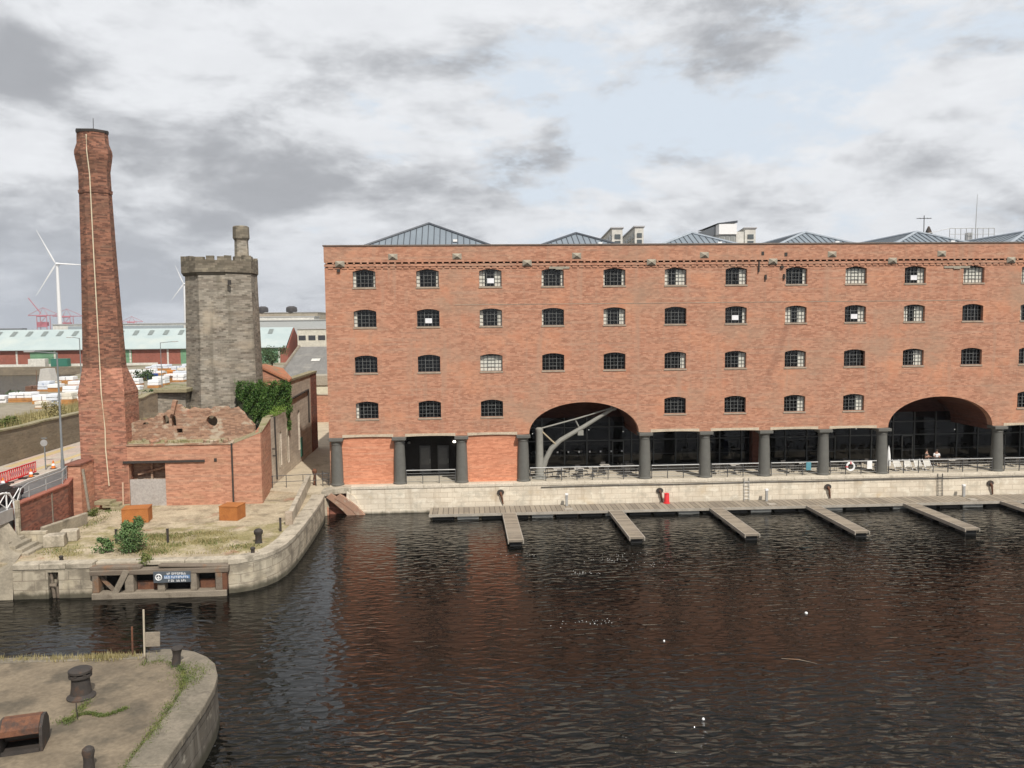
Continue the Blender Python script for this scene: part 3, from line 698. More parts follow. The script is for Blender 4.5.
glazed_block(59.0,60.9,10,31.3,'narrow pale block with one window strip right of the white box block')
t = thing('tower_block', (54,71,2.3), 'white box topped block with dark roof edge above the middle of the warehouse', 'building', 'modern blocks behind the warehouse')
m = MB(); m.box(54.3,57.2,70.4,82,2.3,30.2); m.build('wall', plain('block_grey_wall', (.40,.41,.40)), t)
m = MB(); m.box(54.25,57.3,70.1,72,30.25,32.0); m.build('screen_box', WHITE, t)
m = MB(); m.box(54.0,57.3,72.05,82,30.25,31.8); m.build('plant_room', plain('block_cladding', (.30,.32,.34)), t)
m = MB(); m.wall_xz([[(54,32.05),(57.4,32.2),(57.4,32.55),(54,32.12)]], 70,82); m.build('roof', SEAM, t)
for q in range(3):
    m = MB(); m.box(54.5+q*.9,55.2+q*.9,70.33,70.395,26,30); m.build('window', SIDEWIN, t)
m = MB(); m.box(57.25,58.6,70.3,74,2.3,30.7); m.build('stair_tower', OFFWHITE, t)

# ================================================================== QUAY WALL, PONTOONS
t = thing('quay_wall', (30,-.9,0), 'long pale ashlar quay wall below the warehouse terrace', 'quay wall')
m = MB(); m.poly([[(-1.05,-1.2),(-.36,-1.2),(-.36,2.05),(-.9,2.05)]], lambda a,b:(1.2,a,b), lambda a,b:(84,a,b)); m.build('wall', ASHLAR, t)
for k in range(55):
    x = 1.2 + k*1.5
    if x > 83: break
    m = MB(); m.box(x, x+1.492, -.96+random.uniform(-.01,.01), -.352, 2.053, 2.302); m.build('coping', TERRCOPE, t, bevel=.025)
m = MB(); m.tube([(17,-.99,1.93)] + [(20+k*4,-.985,1.95+.02*math.sin(k*2.1)) for k in range(16)], .035, 6)
tag(m.build('service_cable', CABLE, loc=(17,-.99,1.93)), 'thin dark service cable clipped along the top of the pale quay wall', 'cable')
places = ['below the second brick infill', 'beside the red cabinet', 'in the middle of the right half', 'below the right arch']
for (x, z), pl in zip(((13.6,1.45),(27.05,1.3),(41.6,1.3),(56.0,1.3)), places):
    t = thing('mooring_recess', (x,-1.0,z-.6), 'rust stained mooring hook on the pale quay wall ' + pl, 'mooring hook', 'mooring hooks along the quay wall')
    m = MB(); m.lathe((0,0,0), [(.02,-.04),(.30,-.03),(.30,.03),(.22,.05)], 12)
    m.v = [(x+p[0], -1.02+p[2], z+.12+p[1]*.8) for p in m.v]; m.build('recess_plate', DARKIRON, t)
    m = MB(); m.tube([(x,-1.06,z+.15),(x+.05,-1.18,z-.1),(x+.12,-1.12,z-.45),(x+.2,-1.07,z-.85)], [.09,.10,.08,.05]); m.build('hook', RUST, t, smooth=True)
for x, lab in ((34.3,'pale steel quay ladder in the wall below the fourth arcade bay from the left arch'),(51.3,'dark steel quay ladder in the wall under the right arch')):
    t = thing('quay_ladder', (x,-1.05,.4), lab, 'ladder')
    for q in (0,.42):
        m = MB(); m.tube([(x+q,-1.1,.4),(x+q,-1.0,2.35)], .03, 6); m.build('stile', GALV if x < 40 else RAIL, t)
    for q in range(6):
        m = MB(); m.tube([(x,-1.09+q*.015,.6+q*.28),(x+.42,-1.09+q*.015,.6+q*.28)], .018, 6); m.build('rung', GALV if x < 40 else RAIL, t)
t = thing('pontoon_walkway', (35,-2.5,0), 'long timber decked pontoon walkway floating along the quay wall', 'pontoon')
m = MB(); m.box(7.75,84,-3.72,-1.3,.33,.45); m.build('deck', DECK, t)
m = MB(); m.box(7.72,84,-3.80,-3.725,.26,.47); m.build('edge_rail', DECKEDGE, t)
k = 0; x = 8.0
while x < 83:
    m = MB(); m.box(x, x+1.7, -3.6, -1.5, -.25, .25); m.build('float', FLOATMAT if k % 3 != 1 else PALEFLOAT, t); x += 2.0; k += 1
FX = [14.15,22.75,31.05,39.1,47.3,55.6,63.9]
ords = ['first','second','third','fourth','fifth','sixth','seventh']
proto = None
for x, od in zip(FX, ords):
    lab = f'narrow timber finger pier projecting from the walkway, {od} from the left'
    if proto is None:
        proto = thing('finger_pier', (x,-3.8,0), lab, 'finger pier', 'finger piers of the pontoon')
        m = MB(); m.box(x-.5,x+.5,-12.2,-3.81,.33,.46); m.build('deck', FINGERDECK, proto)
        for e in (-.56, .5):
            m = MB(); m.box(x+e,x+e+.06,-12.25,-3.81,.22,.475); m.build('edge_rail', DECKEDGE, proto)
        for q in range(4):
            m = MB(); m.box(x-.42,x+.42,-12.0+q*2.1,-10.8+q*2.1,-.25,.25); m.build('float', FLOATMAT, proto)
    else:
        c = copy_tree(proto); c.location = (x,-3.8,0); c['label'] = lab
t = thing('lifebuoy_cabinet', (27.5,-1.6,.45), 'red cabinet standing on the pontoon against the pale quay wall', 'cabinet')
m = MB(); m.lathe((27.5,-1.6,.45), [(.28,0),(.28,.05),(.23,.08),(.21,.72),(.18,.78)], 12); m.build('body', REDPLASTIC, t, smooth=True)
m = MB(); m.lathe((27.5,-1.6,1.232), [(.23,0),(.21,.06),(.08,.1)], 12); m.build('lid', REDPLASTIC, t, smooth=True)
for x, od in ((19.05,'left of the red cabinet'),(36.0,'near the foot of the pale ladder'),(53.2,'below the right arch')):
    t = thing('service_pedestal', (x,-1.7,.45), 'slim grey service pedestal on the pontoon ' + od, 'pedestal', 'service pedestals on the pontoon')
    m = MB(); m.box(x-.1,x+.1,-1.8,-1.6,.45,1.35); m.build('post', GALV, t, bevel=.02)
    m = MB(); m.box(x-.13,x+.13,-1.83,-1.57,1.352,1.5); m.build('cap', WHITE, t, bevel=.02)
    m = MB(); m.box(x-.35,x+.35,-3.3,-2.6,.452,.5); m.build('cleat_plate', DECKEDGE, t)

# terrace railings, one run for each bay
def railing(x0, x1, y, z, lab, nm='terrace_railing', grp='railings between the columns', mat=None, h=1.1):
    t = thing(nm, (x0, y, z), lab, 'railing', grp); n = max(2, round((x1-x0)/1.25))
    for k in range(n+1):
        x = x0+(x1-x0)*k/n; m = MB(); m.box(x-.03,x+.03,y-.03,y+.03,z,z+h); m.build('post', RAIL, t)
    m = MB(); m.tube([(x0,y,z+h+.03),(x1,y,z+h+.03)], .045, 8); m.build('handrail', GALV, t)
    for q in range(4):
        m = MB(); m.tube([(x0,y,z+.2+q*.22),(x1,y,z+.2+q*.22)], .011, 4); m.build('wire', GALV, t)
spans = [(1,2),(3,5),(5,6),(6,7),(7,8),(8,9),(9,11),(11,12),(12,13)]
names = ['in the dark doorway bay at left','across the left arch in front of the crane','in the first bay right of the left arch','in the second bay right of the left arch','in the third bay right of the left arch','in the bay just left of the right arch','across the right arch','in the first bay right of the right arch','in the second bay right of the right arch']
for (i, j), nm in zip(spans, names): railing(i*B+.55, j*B-.55, -.2, 2.3, 'dark wire railing with grey handrail ' + nm)

# terrace furniture
def cafe_table(x, y, lab, pale=False):
    t = thing('cafe_table', (x,y,2.3), lab, 'table', 'cafe tables on the terrace')
    m = MB(); m.box(x-.42,x+.42,y-.42,y+.42,3.02,3.06); m.build('table_top', PALETOP if pale else TABLEMAT, t)
    m = MB(); m.tube([(x,y,2.3),(x,y,3.02)], .04); m.box(x-.25,x+.25,y-.04,y+.04,2.3,2.34); m.box(x-.04,x+.04,y-.25,y+.25,2.3,2.34); m.build('pedestal', RAIL, t)
def chair_parts(t, x, y, rz, mat, legm):
    mm = Matrix.Translation((x,y,2.3)) @ Matrix.Rotation(rz, 4, 'Z')
    def tr(m): m.v = [tuple(mm @ Vector(p)) for p in m.v]; return m
    m = MB(); m.box(-.22,.22,-.22,.22,.43,.47); tr(m).build('seat', mat, t)
    m = MB(); m.obox((0,.235,.68), (.42,.03,.42), 0, R(-10)); tr(m).build('backrest', mat, t)
    for a in (-.2,.2):
        for b in (-.2,.2):
            m = MB(); m.tube([(a,b,.43),(a*1.15,b*1.2,0)], .016, 5); tr(m).build('leg', legm, t)
tabs = [(17.3,2.3,0),(18.7,1.1,1),(20.5,1.2,1),(21.8,1.6,1),(23.0,2.6,1),(24.6,1.4,0),(25.2,2.8,1),(32.6,1.8,0),(34.3,1.5,1),(37.3,2.4,1),(39.0,1.4,0),(40.4,1.7,1),(42.9,1.5,0),(44.9,1.9,1),(46.6,1.4,0),(54.1,1.7,1),(55.3,2.4,0),(58.2,1.6,1),(60.0,2.2,0)]
areas = lambda x: 'under the left arch' if x < 26 else 'in the second bay right of the left arch' if x < 36.4 else 'in the third bay right of the left arch' if x < 41.6 else 'in the bay just left of the right arch' if x < 46.8 else 'under the right arch' if x < 57.2 else 'right of the right arch'
from collections import Counter
cnt = Counter(); tot = Counter(areas(x) for x, _, _ in tabs)
OW = ['first','second','third','fourth','fifth','sixth','seventh','eighth']
chair_proto = {}
for x, y, pale in tabs:
    ar_ = areas(x); k = cnt[ar_]; cnt[ar_] += 1
    cafe_table(x, y, f'{"pale" if pale else "dark"} square cafe table {ar_}, {OW[k]} from left', pale)
    for a in random.sample([0, 90, 180, 270], 3 if k % 2 else 2):
        dx, dy = -.72*math.sin(R(a))*-1, .72*math.cos(R(a))
        lab = f'dark slim cafe chair at the tables {ar_}'
        if 'd' not in chair_proto:
            c = thing('cafe_chair', (0,0,0), lab, 'chair', 'dark chairs on the terrace'); 
            chair_parts(c, 0, 0, 0, TABLEMAT, RAIL)
            for ch in c.children: ch.data.transform(Matrix.Translation((0,0,-2.3)))
            chair_proto['d'] = c
        else: c = copy_tree(chair_proto['d'])
        c['label'] = lab; c['group'] = f'dark cafe chairs {ar_}'; c.location = (x+dx, y+dy, 2.3); c.rotation_euler.z = R(-a) if a in (90,270) else R(a)
CANVAS = plain('deck_chair_canvas', (.55,.53,.48), .8)
for k, x in enumerate((48.75,49.7,50.65,51.5)):
    t = thing('deck_chair', (x,.7,2.3), f'white sling deck chair behind the railing of the right arch, {OW[k]} from the left', 'deck chair', 'white deck chairs')
    m = MB(); m.add([(x-.27,.55,2.72),(x+.27,.55,2.72),(x+.27,.85,2.55),(x-.27,.85,2.55),(x+.27,1.25,3.2),(x-.27,1.25,3.2),(x-.27,.57,2.69),(x+.27,.57,2.69),(x+.27,.87,2.52),(x-.27,.87,2.52),(x+.27,1.28,3.18),(x-.27,1.28,3.18)],
        [(0,1,2,3),(3,2,4,5),(9,8,7,6),(11,10,8,9),(0,6,7,1),(5,4,10,11)]); m.build('sling', CANVAS, t)
    for sg in (-.29,.29):
        m = MB(); m.tube([(x+sg,.45,2.78),(x+sg,1.25,2.32)], .025, 6); m.tube([(x+sg,1.3,3.25),(x+sg,.6,2.32)], .025, 6); m.build('leg', WHITE, t)
t = thing('folded_parasol', (47.9,.9,2.3), 'closed white parasol standing beside the column left of the right arch', 'parasol')
m = MB(); m.tube([(47.9,.9,2.3),(47.9,.9,4.6)], .03); m.build('pole', GALV, t)
m = MB(); m.lathe((47.9,.9,2.75), [(.17,0),(.2,.3),(.15,1.0),(.07,1.6),(.03,1.75)], 10); m.build('canopy', WHITE, t, smooth=True)
t = thing('life_ring', (43.9,-.28,2.95), 'white life ring hanging on the railing left of the right arch', 'life ring')
m = MB(); m.tube([(43.9+.33*math.cos(k*PI/10), -.28, 2.98+.33*math.sin(k*PI/10)) for k in range(21)], .085, 8); m.build('ring', WHITE, t, smooth=True)
m = MB(); m.box(43.86,43.94,-.38,-.18,3.22,3.42); m.box(43.48,43.66,-.38,-.18,2.94,3.02); m.build('band', REDPLASTIC, t)
for x, mt, lab, nm, cat in ((45.6,WHITE,'white folded board against the railing left of the right arch','menu_board','board'),(40.2,TEAL,'teal cloth seat pad hung over the railing in the third bay','seat_pad','seat pad')):
    m = MB(); m.box(x-.22,x+.22,-.30,-.25,2.75,3.42); m.box(x-.2,x+.2,-.3,-.1,3.423,3.45); tag(m.build(nm, mt, loc=(x,-.28,2.75), bevel=.01), lab, cat)
m = MB(); m.box(36.6,36.95,.7,1.1,2.3,3.7); m.box(36.62,36.93,.68,.698,2.5,3.4); tag(m.build('menu_stand', BLUE, loc=(36.8,.9,2.3), bevel=.02), 'bright blue upright stand beside the third column right of the left arch', 'stand')

# seated customer
def skin_body(name, pts, edges, rad, mat, parent, root=0, sub=1):
    me = bpy.data.meshes.new(name); off = parent_world(parent)
    me.from_pydata([Vector(p)-off for p in pts], edges, []); o = bpy.data.objects.new(name, me); COL.objects.link(o); o.parent = parent
    o.modifiers.new('skin', 'SKIN'); sv = me.skin_vertices[0].data
    for i, r in enumerate(rad): sv[i].radius = (r, r)
    sv[root].use_root = True
    sm = o.modifiers.new('sub', 'SUBSURF'); sm.levels = sm.render_levels = sub
    me.materials.append(mat); return o
def seated(x, y, face, shirt, trousers, lab, z=2.3):
    c, s_ = math.cos(face), math.sin(face)
    def q(f, l, h): return (x+f*c-l*s_, y+f*s_+l*c, z+h)
    t = thing('person', (x,y,z), lab, 'person')
    SK = plain('skin', (.50,.30,.22), .6)
    pts = [q(0,0,.52),q(0,0,.78),q(.02,0,1.05),q(.03,0,1.16),q(.05,0,1.30),q(.06,0,1.40),
           q(.02,.19,1.02),q(.1,.24,.78),q(.33,.16,.76),q(.42,.14,.77),q(.02,-.19,1.02),q(.1,-.24,.78),q(.33,-.16,.76),q(.42,-.14,.77),
           q(.06,.1,.5),q(.45,.12,.5),q(.43,.12,.08),q(.55,.12,.04),q(.06,-.1,.5),q(.45,-.12,.5),q(.43,-.12,.08),q(.55,-.12,.04)]
    ed = [(0,1),(1,2),(2,3),(3,4),(4,5),(2,6),(6,7),(7,8),(8,9),(2,10),(10,11),(11,12),(12,13),(0,14),(14,15),(15,16),(16,17),(0,18),(18,19),(19,20),(20,21)]
    rad = [.14,.14,.14,.06,.095,.07,.07,.05,.04,.035,.07,.05,.04,.035,.09,.075,.05,.04,.09,.075,.05,.04]
    skin_body('body', pts, ed, rad, SK, t)
    skin_body('shirt', [q(0,0,.55),q(0,0,.78),q(.02,0,1.06),q(.02,.2,1.03),q(.09,.24,.82),q(.02,-.2,1.03),q(.09,-.24,.82)], [(0,1),(1,2),(2,3),(3,4),(2,5),(5,6)], [.165,.165,.155,.085,.07,.085,.07], shirt, t)
    skin_body('trousers', [q(0,0,.5),q(.06,.1,.5),q(.45,.12,.5),q(.43,.12,.14),q(.06,-.1,.5),q(.45,-.12,.5),q(.43,-.12,.14)], [(0,1),(1,2),(2,3),(0,4),(4,5),(5,6)], [.16,.10,.09,.07,.10,.09,.07], trousers, t)
    m = MB(); m.lathe(q(.035,0,1.33), [(.105,-.04),(.112,.04),(.09,.1),(.04,.13)], 10); m.build('hair', DARKIRON, t, smooth=True)
seated(53.75, 3.4, R(250), WHITE, TABLEMAT, 'person in a white shirt seated at a table under the right arch')
seated(52.9, 3.6, R(-60), TABLEMAT, TABLEMAT, 'person in dark clothes seated beside the one in white under the right arch')
for x, y, a, lab in ((53.75,3.42,R(250-90+0),'dark chair under the person in white'),(52.9,3.62,R(-60-90),'dark chair under the person in dark clothes')):
    c = copy_tree(chair_proto['d']); c.location = (x, y, 2.3); c.rotation_euler.z = a+PI; c['label'] = lab; c['group'] = 'dark cafe chairs under the right arch'
cafe_table(53.35, 2.7, 'dark table between the two seated people under the right arch')

# iron jib crane under the left arch
t = thing('jib_crane', (17.05,.9,2.3), 'old grey iron jib crane with curved arm under the left arch', 'crane')
Yc = .9
m = MB(); m.lathe((17.05,Yc,2.3), [(.62,0),(.62,.18),(.40,.25),(.36,1.0),(.32,4.0),(.34,4.1),(.34,4.3),(.2,4.42)], 16); m.build('post', CRANEPAINT, t, smooth=True)
m = MB(); m.tube([(17.35,Yc,3.05),(17.62,Yc,4.0),(18.1,Yc,4.9),(18.9,Yc,5.6),(20.6,Yc,6.55),(23.5,Yc,8.28)], [.22,.23,.23,.21,.19,.14], 10); m.build('jib', CRANEPAINT, t, smooth=True)
for d in (-.12,.12):
    m = MB(); m.tube([(17.05,Yc+d,6.6),(20.4,Yc+d,7.45),(23.3,Yc+d,8.3)], .05, 6); m.build('tie_rod', CRANEPAINT, t)
    m = MB(); m.tube([(17.2,Yc+d*1.2,6.45),(18.5,Yc+d*1.2,5.2)], .07, 6); m.build('strut', rough_mat('tan_strut', (.48,.40,.27), (.42,.35,.24), 2), t)
m = MB(); m.tube([(20.15,Yc,7.35),(20.55,Yc,6.55)], .06, 6); m.build('hanger', CRANEPAINT, t)
m = MB(); m.lathe((0,0,0), [(.1,-.09),(.28,-.08),(.2,0),(.28,.08),(.1,.09)], 14); m.v = [(23.5+p[0], Yc+p[2], 8.35+p[1]) for p in m.v]; m.build('sheave', CRANEPAINT, t, smooth=True)
m = MB(); m.obox((20.6,Yc,6.2), (.5,.3,.45)); m.build('counter_block', CRANEPAINT, t, bevel=.03)

# ================================================================== LEFT QUAY
t = thing('quay_wall', (-8,-20.6,0), 'weathered round nosed stone quay wall in front of the tall chimney', 'quay wall')
def ribbon(mb, edge, z0, z1, batter=0.0, off=0.0):
    a = inset(edge, -batter+off); b = inset(edge, off)
    for i in range(len(edge)-1):
        mb.quad((*a[i],z0),(*a[i+1],z0),(*b[i+1],z1),(*b[i],z1))
m = MB(); ribbon(m, LQ_EDGE[1:], -1.2, 1.7, .06)
m.wall_xz([[(-15.5,-1.2),(-13.55,-1.2),(-13.55,1.55),(-12.95,1.55),(-12.95,-1.2),(-11.0,-1.2),(-11.0,1.72),(-15.5,1.72)]], -20.65, -19.95)
m.box(-13.6,-12.9,-20.2,-19.9,-1.2,1.6)
m.box(-11.01,-10.6,-20.55,-19.7,-1.2,1.7)
m.box(-11.0,-3.31,-19.95,-19.7,-1.2,1.9)
m.build('wall', DOCKSTONE, t)
cop = LQ_EDGE[1:]
# resample coping into separate stones
pts = [Vector(p) for p in cop]; segs = []
fine = []
for a, b in zip(pts, pts[1:]):
    n = max(1, int((b-a).length/.45))
    for k in range(n): fine.append(tuple(a.lerp(b, k/n)))
fine.append(tuple(pts[-1]))
fo = inset(fine, -.03); fi = inset(fine, 1.0)
k = 0
while k < len(fine)-1:
    j = min(k+3, len(fine)-1); m = MB()
    ol = fo[k:j+1] + fi[k:j+1][::-1]
    gap_ = .006
    m.slab(ol, 1.703, 2.0+random.uniform(-.012,.012)); m.build('coping', COPING, t, bevel=.04); k = j
for x0, x1 in ((-15.5,-14.0),(-13.99,-12.5),(-12.49,-11.0)):
    m = MB(); m.box(x0,x1-.01,-20.7,-19.9,1.722,2.05); m.build('coping', COPING, t, bevel=.04)
for x0, x1 in ((-10.98,-8.4),(-8.38,-5.9),(-5.88,-3.33)):
    m = MB(); m.box(x0,x1,-20.3,-19.6,1.705,1.98); m.build('coping', COPING, t, bevel=.05)
# chain rollers in the slot
m = MB()
m.tube([(-13.42,-20.45,1.5),(-13.4,-20.5,.9),(-13.35,-20.45,.3),(-13.3,-20.45,-.3)], .10, 8); m.tube([(-13.05,-20.45,1.45),(-13.08,-20.55,.7),(-13.05,-20.45,-.3)], .11, 8); m.tube([(-13.5,-20.5,.75),(-13.0,-20.5,.7)], .13, 8)
tag(m.build('fender_chain', WETTIMBER, loc=(-13.3,-20.5,0), smooth=True), 'worn timber fender hanging in the narrow slot of the stone dock wall', 'fender')
# old lock gate in its recess
t = thing('lock_gate', (-7,-20.9,0), 'rotten timber lock gate frame set in the recess of the stone quay wall', 'lock gate')
m = MB(); m.box(-11.05,-3.2,-21.0,-20.35,1.36,1.66); m.build('top_beam', WETTIMBER, t, bevel=.04)
m = MB(); m.box(-10.95,-3.3,-21.1,-20.4,-.1,.34); m.build('bottom_beam', TIMBER, t, bevel=.04)
for x, wd in ((-10.75,.36),(-8.85,.5),(-7.05,.42),(-5.2,.36),(-3.75,.4)):
    m = MB(); m.box(x-wd/2,x+wd/2,-20.98,-20.4,.343,1.357); m.build('post', WETTIMBER if int(x*10) % 2 else TIMBER, t, bevel=.04)
m = MB(); m.obox((-9.35,-21.04,.85), (.34,.1,1.75), 0, R(28), 'Y'); m.build('diagonal_brace', TIMBER, t)
m = MB(); m.obox((-10.2,-20.6,.75), (.2,.12,1.3), 0, R(-42), 'Y'); m.build('diagonal_brace', WETTIMBER, t)
for x0, x1 in ((-8.55,-7.3),(-4.95,-4.0)):
    m = MB(); m.box(x0,x1,-20.5,-20.38,.345,.85); m.build('plank', RUST, t)
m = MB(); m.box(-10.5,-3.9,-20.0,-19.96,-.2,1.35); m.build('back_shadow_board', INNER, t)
m = MB(); m.box(-11.1,-8.2,-20.9,-20.3,1.665,1.85); m.obox((-5.2,-20.65,1.75), (4.0,.5,.14), 0, R(2), 'Y'); m.build('walkway_beam', WETTIMBER, t, bevel=.04)
m = MB(); m.box(-3.62,-3.3,-20.95,-20.4,-.2,1.65); m.build('heel_post', RUST, t)
# blue sign on the gate
t = thing('notice_sign', (-6.35,-21.1,.9), 'long blue grey notice sign with a round white emblem fixed to the lock gate', 'sign')
m = MB(); m.box(-7.4,-5.28,-21.14,-21.1,.9,1.56); m.build('board', plain('sign_slate_blue', (.10,.115,.13), .5), t, bevel=.01)
m = MB(); m.box(-6.8,-5.34,-21.148,-21.143,1.13,1.33); m.build('blue_band', plain('sign_blue', (.12,.23,.42), .5), t)
m = MB()
m.tube([(-7.1+.17*math.cos(k*PI/8), -21.15, 1.23+.17*math.sin(k*PI/8)) for k in range(17)], .035, 6)
m.tube([(-7.1,-21.15,1.12),(-7.1,-21.15,1.34)], .03, 6); m.tube([(-7.2,-21.15,1.2),(-7.0,-21.15,1.2)], .025, 6); m.build('emblem', WHITE, t)
m = MB(); random.seed(3)
for z, x0, x1, h in ((1.36,-6.62,-5.52,.13),(1.155,-6.76,-5.38,.14),(.95,-6.55,-5.5,.13)):
    x = x0
    while x < x1-.06:
        wd = random.uniform(.055,.085)
        if random.random() < .14: x += .06; continue
        m.box(x, x+.02, -21.158, -21.15, z, z+h); st = random.choice((0,1,2))
        if st != 1: m.box(x+.021, x+wd, -21.157, -21.151, z+h-.025, z+h)
        if st != 2: m.box(x+.021, x+wd, -21.157, -21.151, z, z+.025)
        if st != 0: m.box(x+.021, x+wd, -21.157, -21.151, z+h*.45, z+h*.45+.022)
        else: m.box(x+wd-.02, x+wd, -21.156, -21.152, z+.026, z+h-.026)
        x += wd+.03
m.build('lettering', WHITE, t)
random.seed(11)
# bridge abutment, steps, stone blocks
t = thing('bridge_abutment', (-16.8,-19,0), 'battered stone abutment under the road bridge at the left edge', 'abutment')
m = MB(); m.add([(-18.2,-21.0,-1.2),(-15.52,-20.9,-1.2),(-15.52,-17.0,-1.2),(-18.2,-17,-1.2),(-17.85,-19.3,4.15),(-17.0,-19.0,2.4),(-16.6,-17.0,2.2),(-17.85,-17,4.15),(-15.6,-20.3,1.9),(-16.6,-20.5,1.2)],
      [(0,1,9),(1,8,9),(9,8,5),(0,9,5,4),(4,5,7),(5,6,7),(1,2,6,8),(8,6,5),(0,4,7,3),(2,3,7,6)]); m.build('wall', ABUT, t)
t = thing('stone_steps', (-16.4,-17,1.95), 'three worn stone steps below the sooty brick retaining wall', 'steps')
for k in range(4):
    m = MB(); m.box(-16.15-k*.42,-15.74-k*.42,-18.4+k*.1,-16.3,1.9,2.12+k*.2); m.build('step', ABUT, t, bevel=.03)
m = MB(); m.box(-17.3,-15.74,-16.27,-15.9,1.9,2.9); m.build('side_kerb', DOCKSTONE, t, bevel=.03)
for (x, y, sx_, sy_, h, lab) in ((-15.2,-16.2,1.2,.9,.75,'large cut stone block lying beside the worn steps'),(-14.9,-14.9,1.0,.8,.7,'smaller pale stone block nearest the leaning slab')):
    m = MB(); m.obox((x,y,1.95+h/2), (sx_,sy_,h), R(12)); tag(m.build('stone_block', COPING, loc=(x,y,1.95), bevel=.05), lab, 'stone block')
m = MB(); m.obox((-16.3,-12.6,2.35), (.25,4.2,.9), R(-14), R(8), 'Y'); tag(m.build('leaning_slab', ABUT, loc=(-16.3,-12.6,1.95), bevel=.03), 'long pale stone slab leaning along the foot of the sooty wall', 'stone slab')
# brick retaining wall of the road
t = thing('retaining_wall', (-17.4,-12,1.9), 'sooty red brick retaining wall between the road and the quay', 'wall')
path = [(-17.45,-16.1),(-17.4,-9.6),(-18.6,-5.8)]
for (a, b) in zip(path, path[1:]):
    d = (Vector(b)-Vector(a)).normalized(); nx, ny = d.y*.38, -d.x*.38
    m = MB(); m.slab([a, b, (b[0]-nx,b[1]-ny), (a[0]-nx,a[1]-ny)], 1.0, 4.55); m.build('wall', DARKBRICK, t)
    m = MB(); m.slab([(a[0]+nx*.2,a[1]+ny*.2), (b[0]+nx*.2,b[1]+ny*.2), (b[0]-nx*1.1,b[1]-ny*1.1), (a[0]-nx*1.1,a[1]-ny*1.1)], 4.553, 4.68); m.build('coping', rough_mat('red_coping', (.40,.15,.10), (.33,.12,.085), 2) if a[1] < -10 else bpy.data.materials['red_coping'], t, bevel=.02)
m = MB(); m.box(-17.5,-17.3,-16.35,-16.05,1.9,4.9); m.build('end_post', DOCKSTONE, t, bevel=.03)
m = MB(); m.box(-17.0,-16.95,-11.9,-11.8,2.2,4.5); m.v = [(p[0]-.42,p[1],p[2]) for p in m.v]; m.build('drain_pipe', TIMBER, t)
m = MB(); m.slab([(-17.36,-17.0),(-16.95,-17.0),(-16.95,-9.8),(-17.36,-9.6)], 1.9, 2.2); m.build('plinth', COPING, t, bevel=.03)
# white tubular railing along the road edge and bridge
t = thing('road_railing', (-17.8,-12,4.5), 'white tubular railing along the road above the sooty brick wall', 'railing')
rp = [(-17.62,-15.9,4.6),(-17.66,-15.2,5.45),(-17.68,-14.2,5.62),(-17.68,-9.7,5.6),(-18.75,-6.3,5.55)]
m = MB(); m.tube(rp, .045, 8); m.build('handrail', GALV, t)
m = MB(); m.tube([(-17.68,-14.8,5.1),(-17.68,-9.7,5.1),(-18.75,-6.3,5.08)], .03, 6); m.build('mid_rail', GALV, t)
for x, y in ((-17.68,-14.2),(-17.68,-12),(-17.68,-9.7),(-18.2,-8.0),(-18.75,-6.3)):
    m = MB(); m.tube([(x,y,4.55),(x,y,5.6)], .04, 6); m.build('post', GALV, t)
t = thing('road_bridge', (-20,-26,3.5), 'steel road bridge with white lattice railing crossing the dock channel', 'bridge')
m = MB(); m.box(-24,-17.75,-40,-16.6,3.9,4.38); m.build('deck', DARKIRON, t)
m = MB(); m.box(-17.74,-17.5,-40,-16.5,3.75,4.5); m.build('edge_girder', GALV, t)
m = MB(); m.tube([(-17.6,-40,5.6),(-17.6,-17.4,5.6),(-17.58,-16.7,5.45),(-17.56,-16.3,4.9),(-17.55,-16.15,4.0),(-17.55,-16.15,2.6)], .06, 8); m.build('handrail', WHITE, t)
y = -38
while y < -16.6:
    m = MB(); m.tube([(-17.6,y,4.5),(-17.6,y,5.6)], .045, 6); m.build('post', WHITE, t)
    m = MB(); m.tube([(-17.6,y,4.55),(-17.6,y+1.5,5.55)], .03, 6); m.tube([(-17.6,y,5.55),(-17.6,y+1.5,4.55)], .03, 6); m.build('lattice', WHITE, t); y += 1.5
# rubble wall beyond the road
t = thing('boundary_wall', (-27.2,0,4.5), 'long rubble stone boundary wall on the far side of the road', 'wall')
tops = [(-46,7.4)]
y = -46
while y < 46: y += 2.3; tops.append((y, 7.28+random.uniform(-.06,.06)+(.25 if y > 30 else 0)))
m = MB(); m.wall_yz([[(-46,2),(tops[-1][0],2)] + tops[::-1]], -27.5, -26.95); m.build('wall', RUBBLEWALL, t)
m = MB()
for (a, az), (b, bz) in zip(tops, tops[1:]): m.poly([[(a,az+.005),(b,bz+.005),(b,bz+.14),(a,az+.14)]], lambda p,q:(-27.6,p,q), lambda p,q:(-26.86,p,q))
m.build('coping', LICHEN, t)
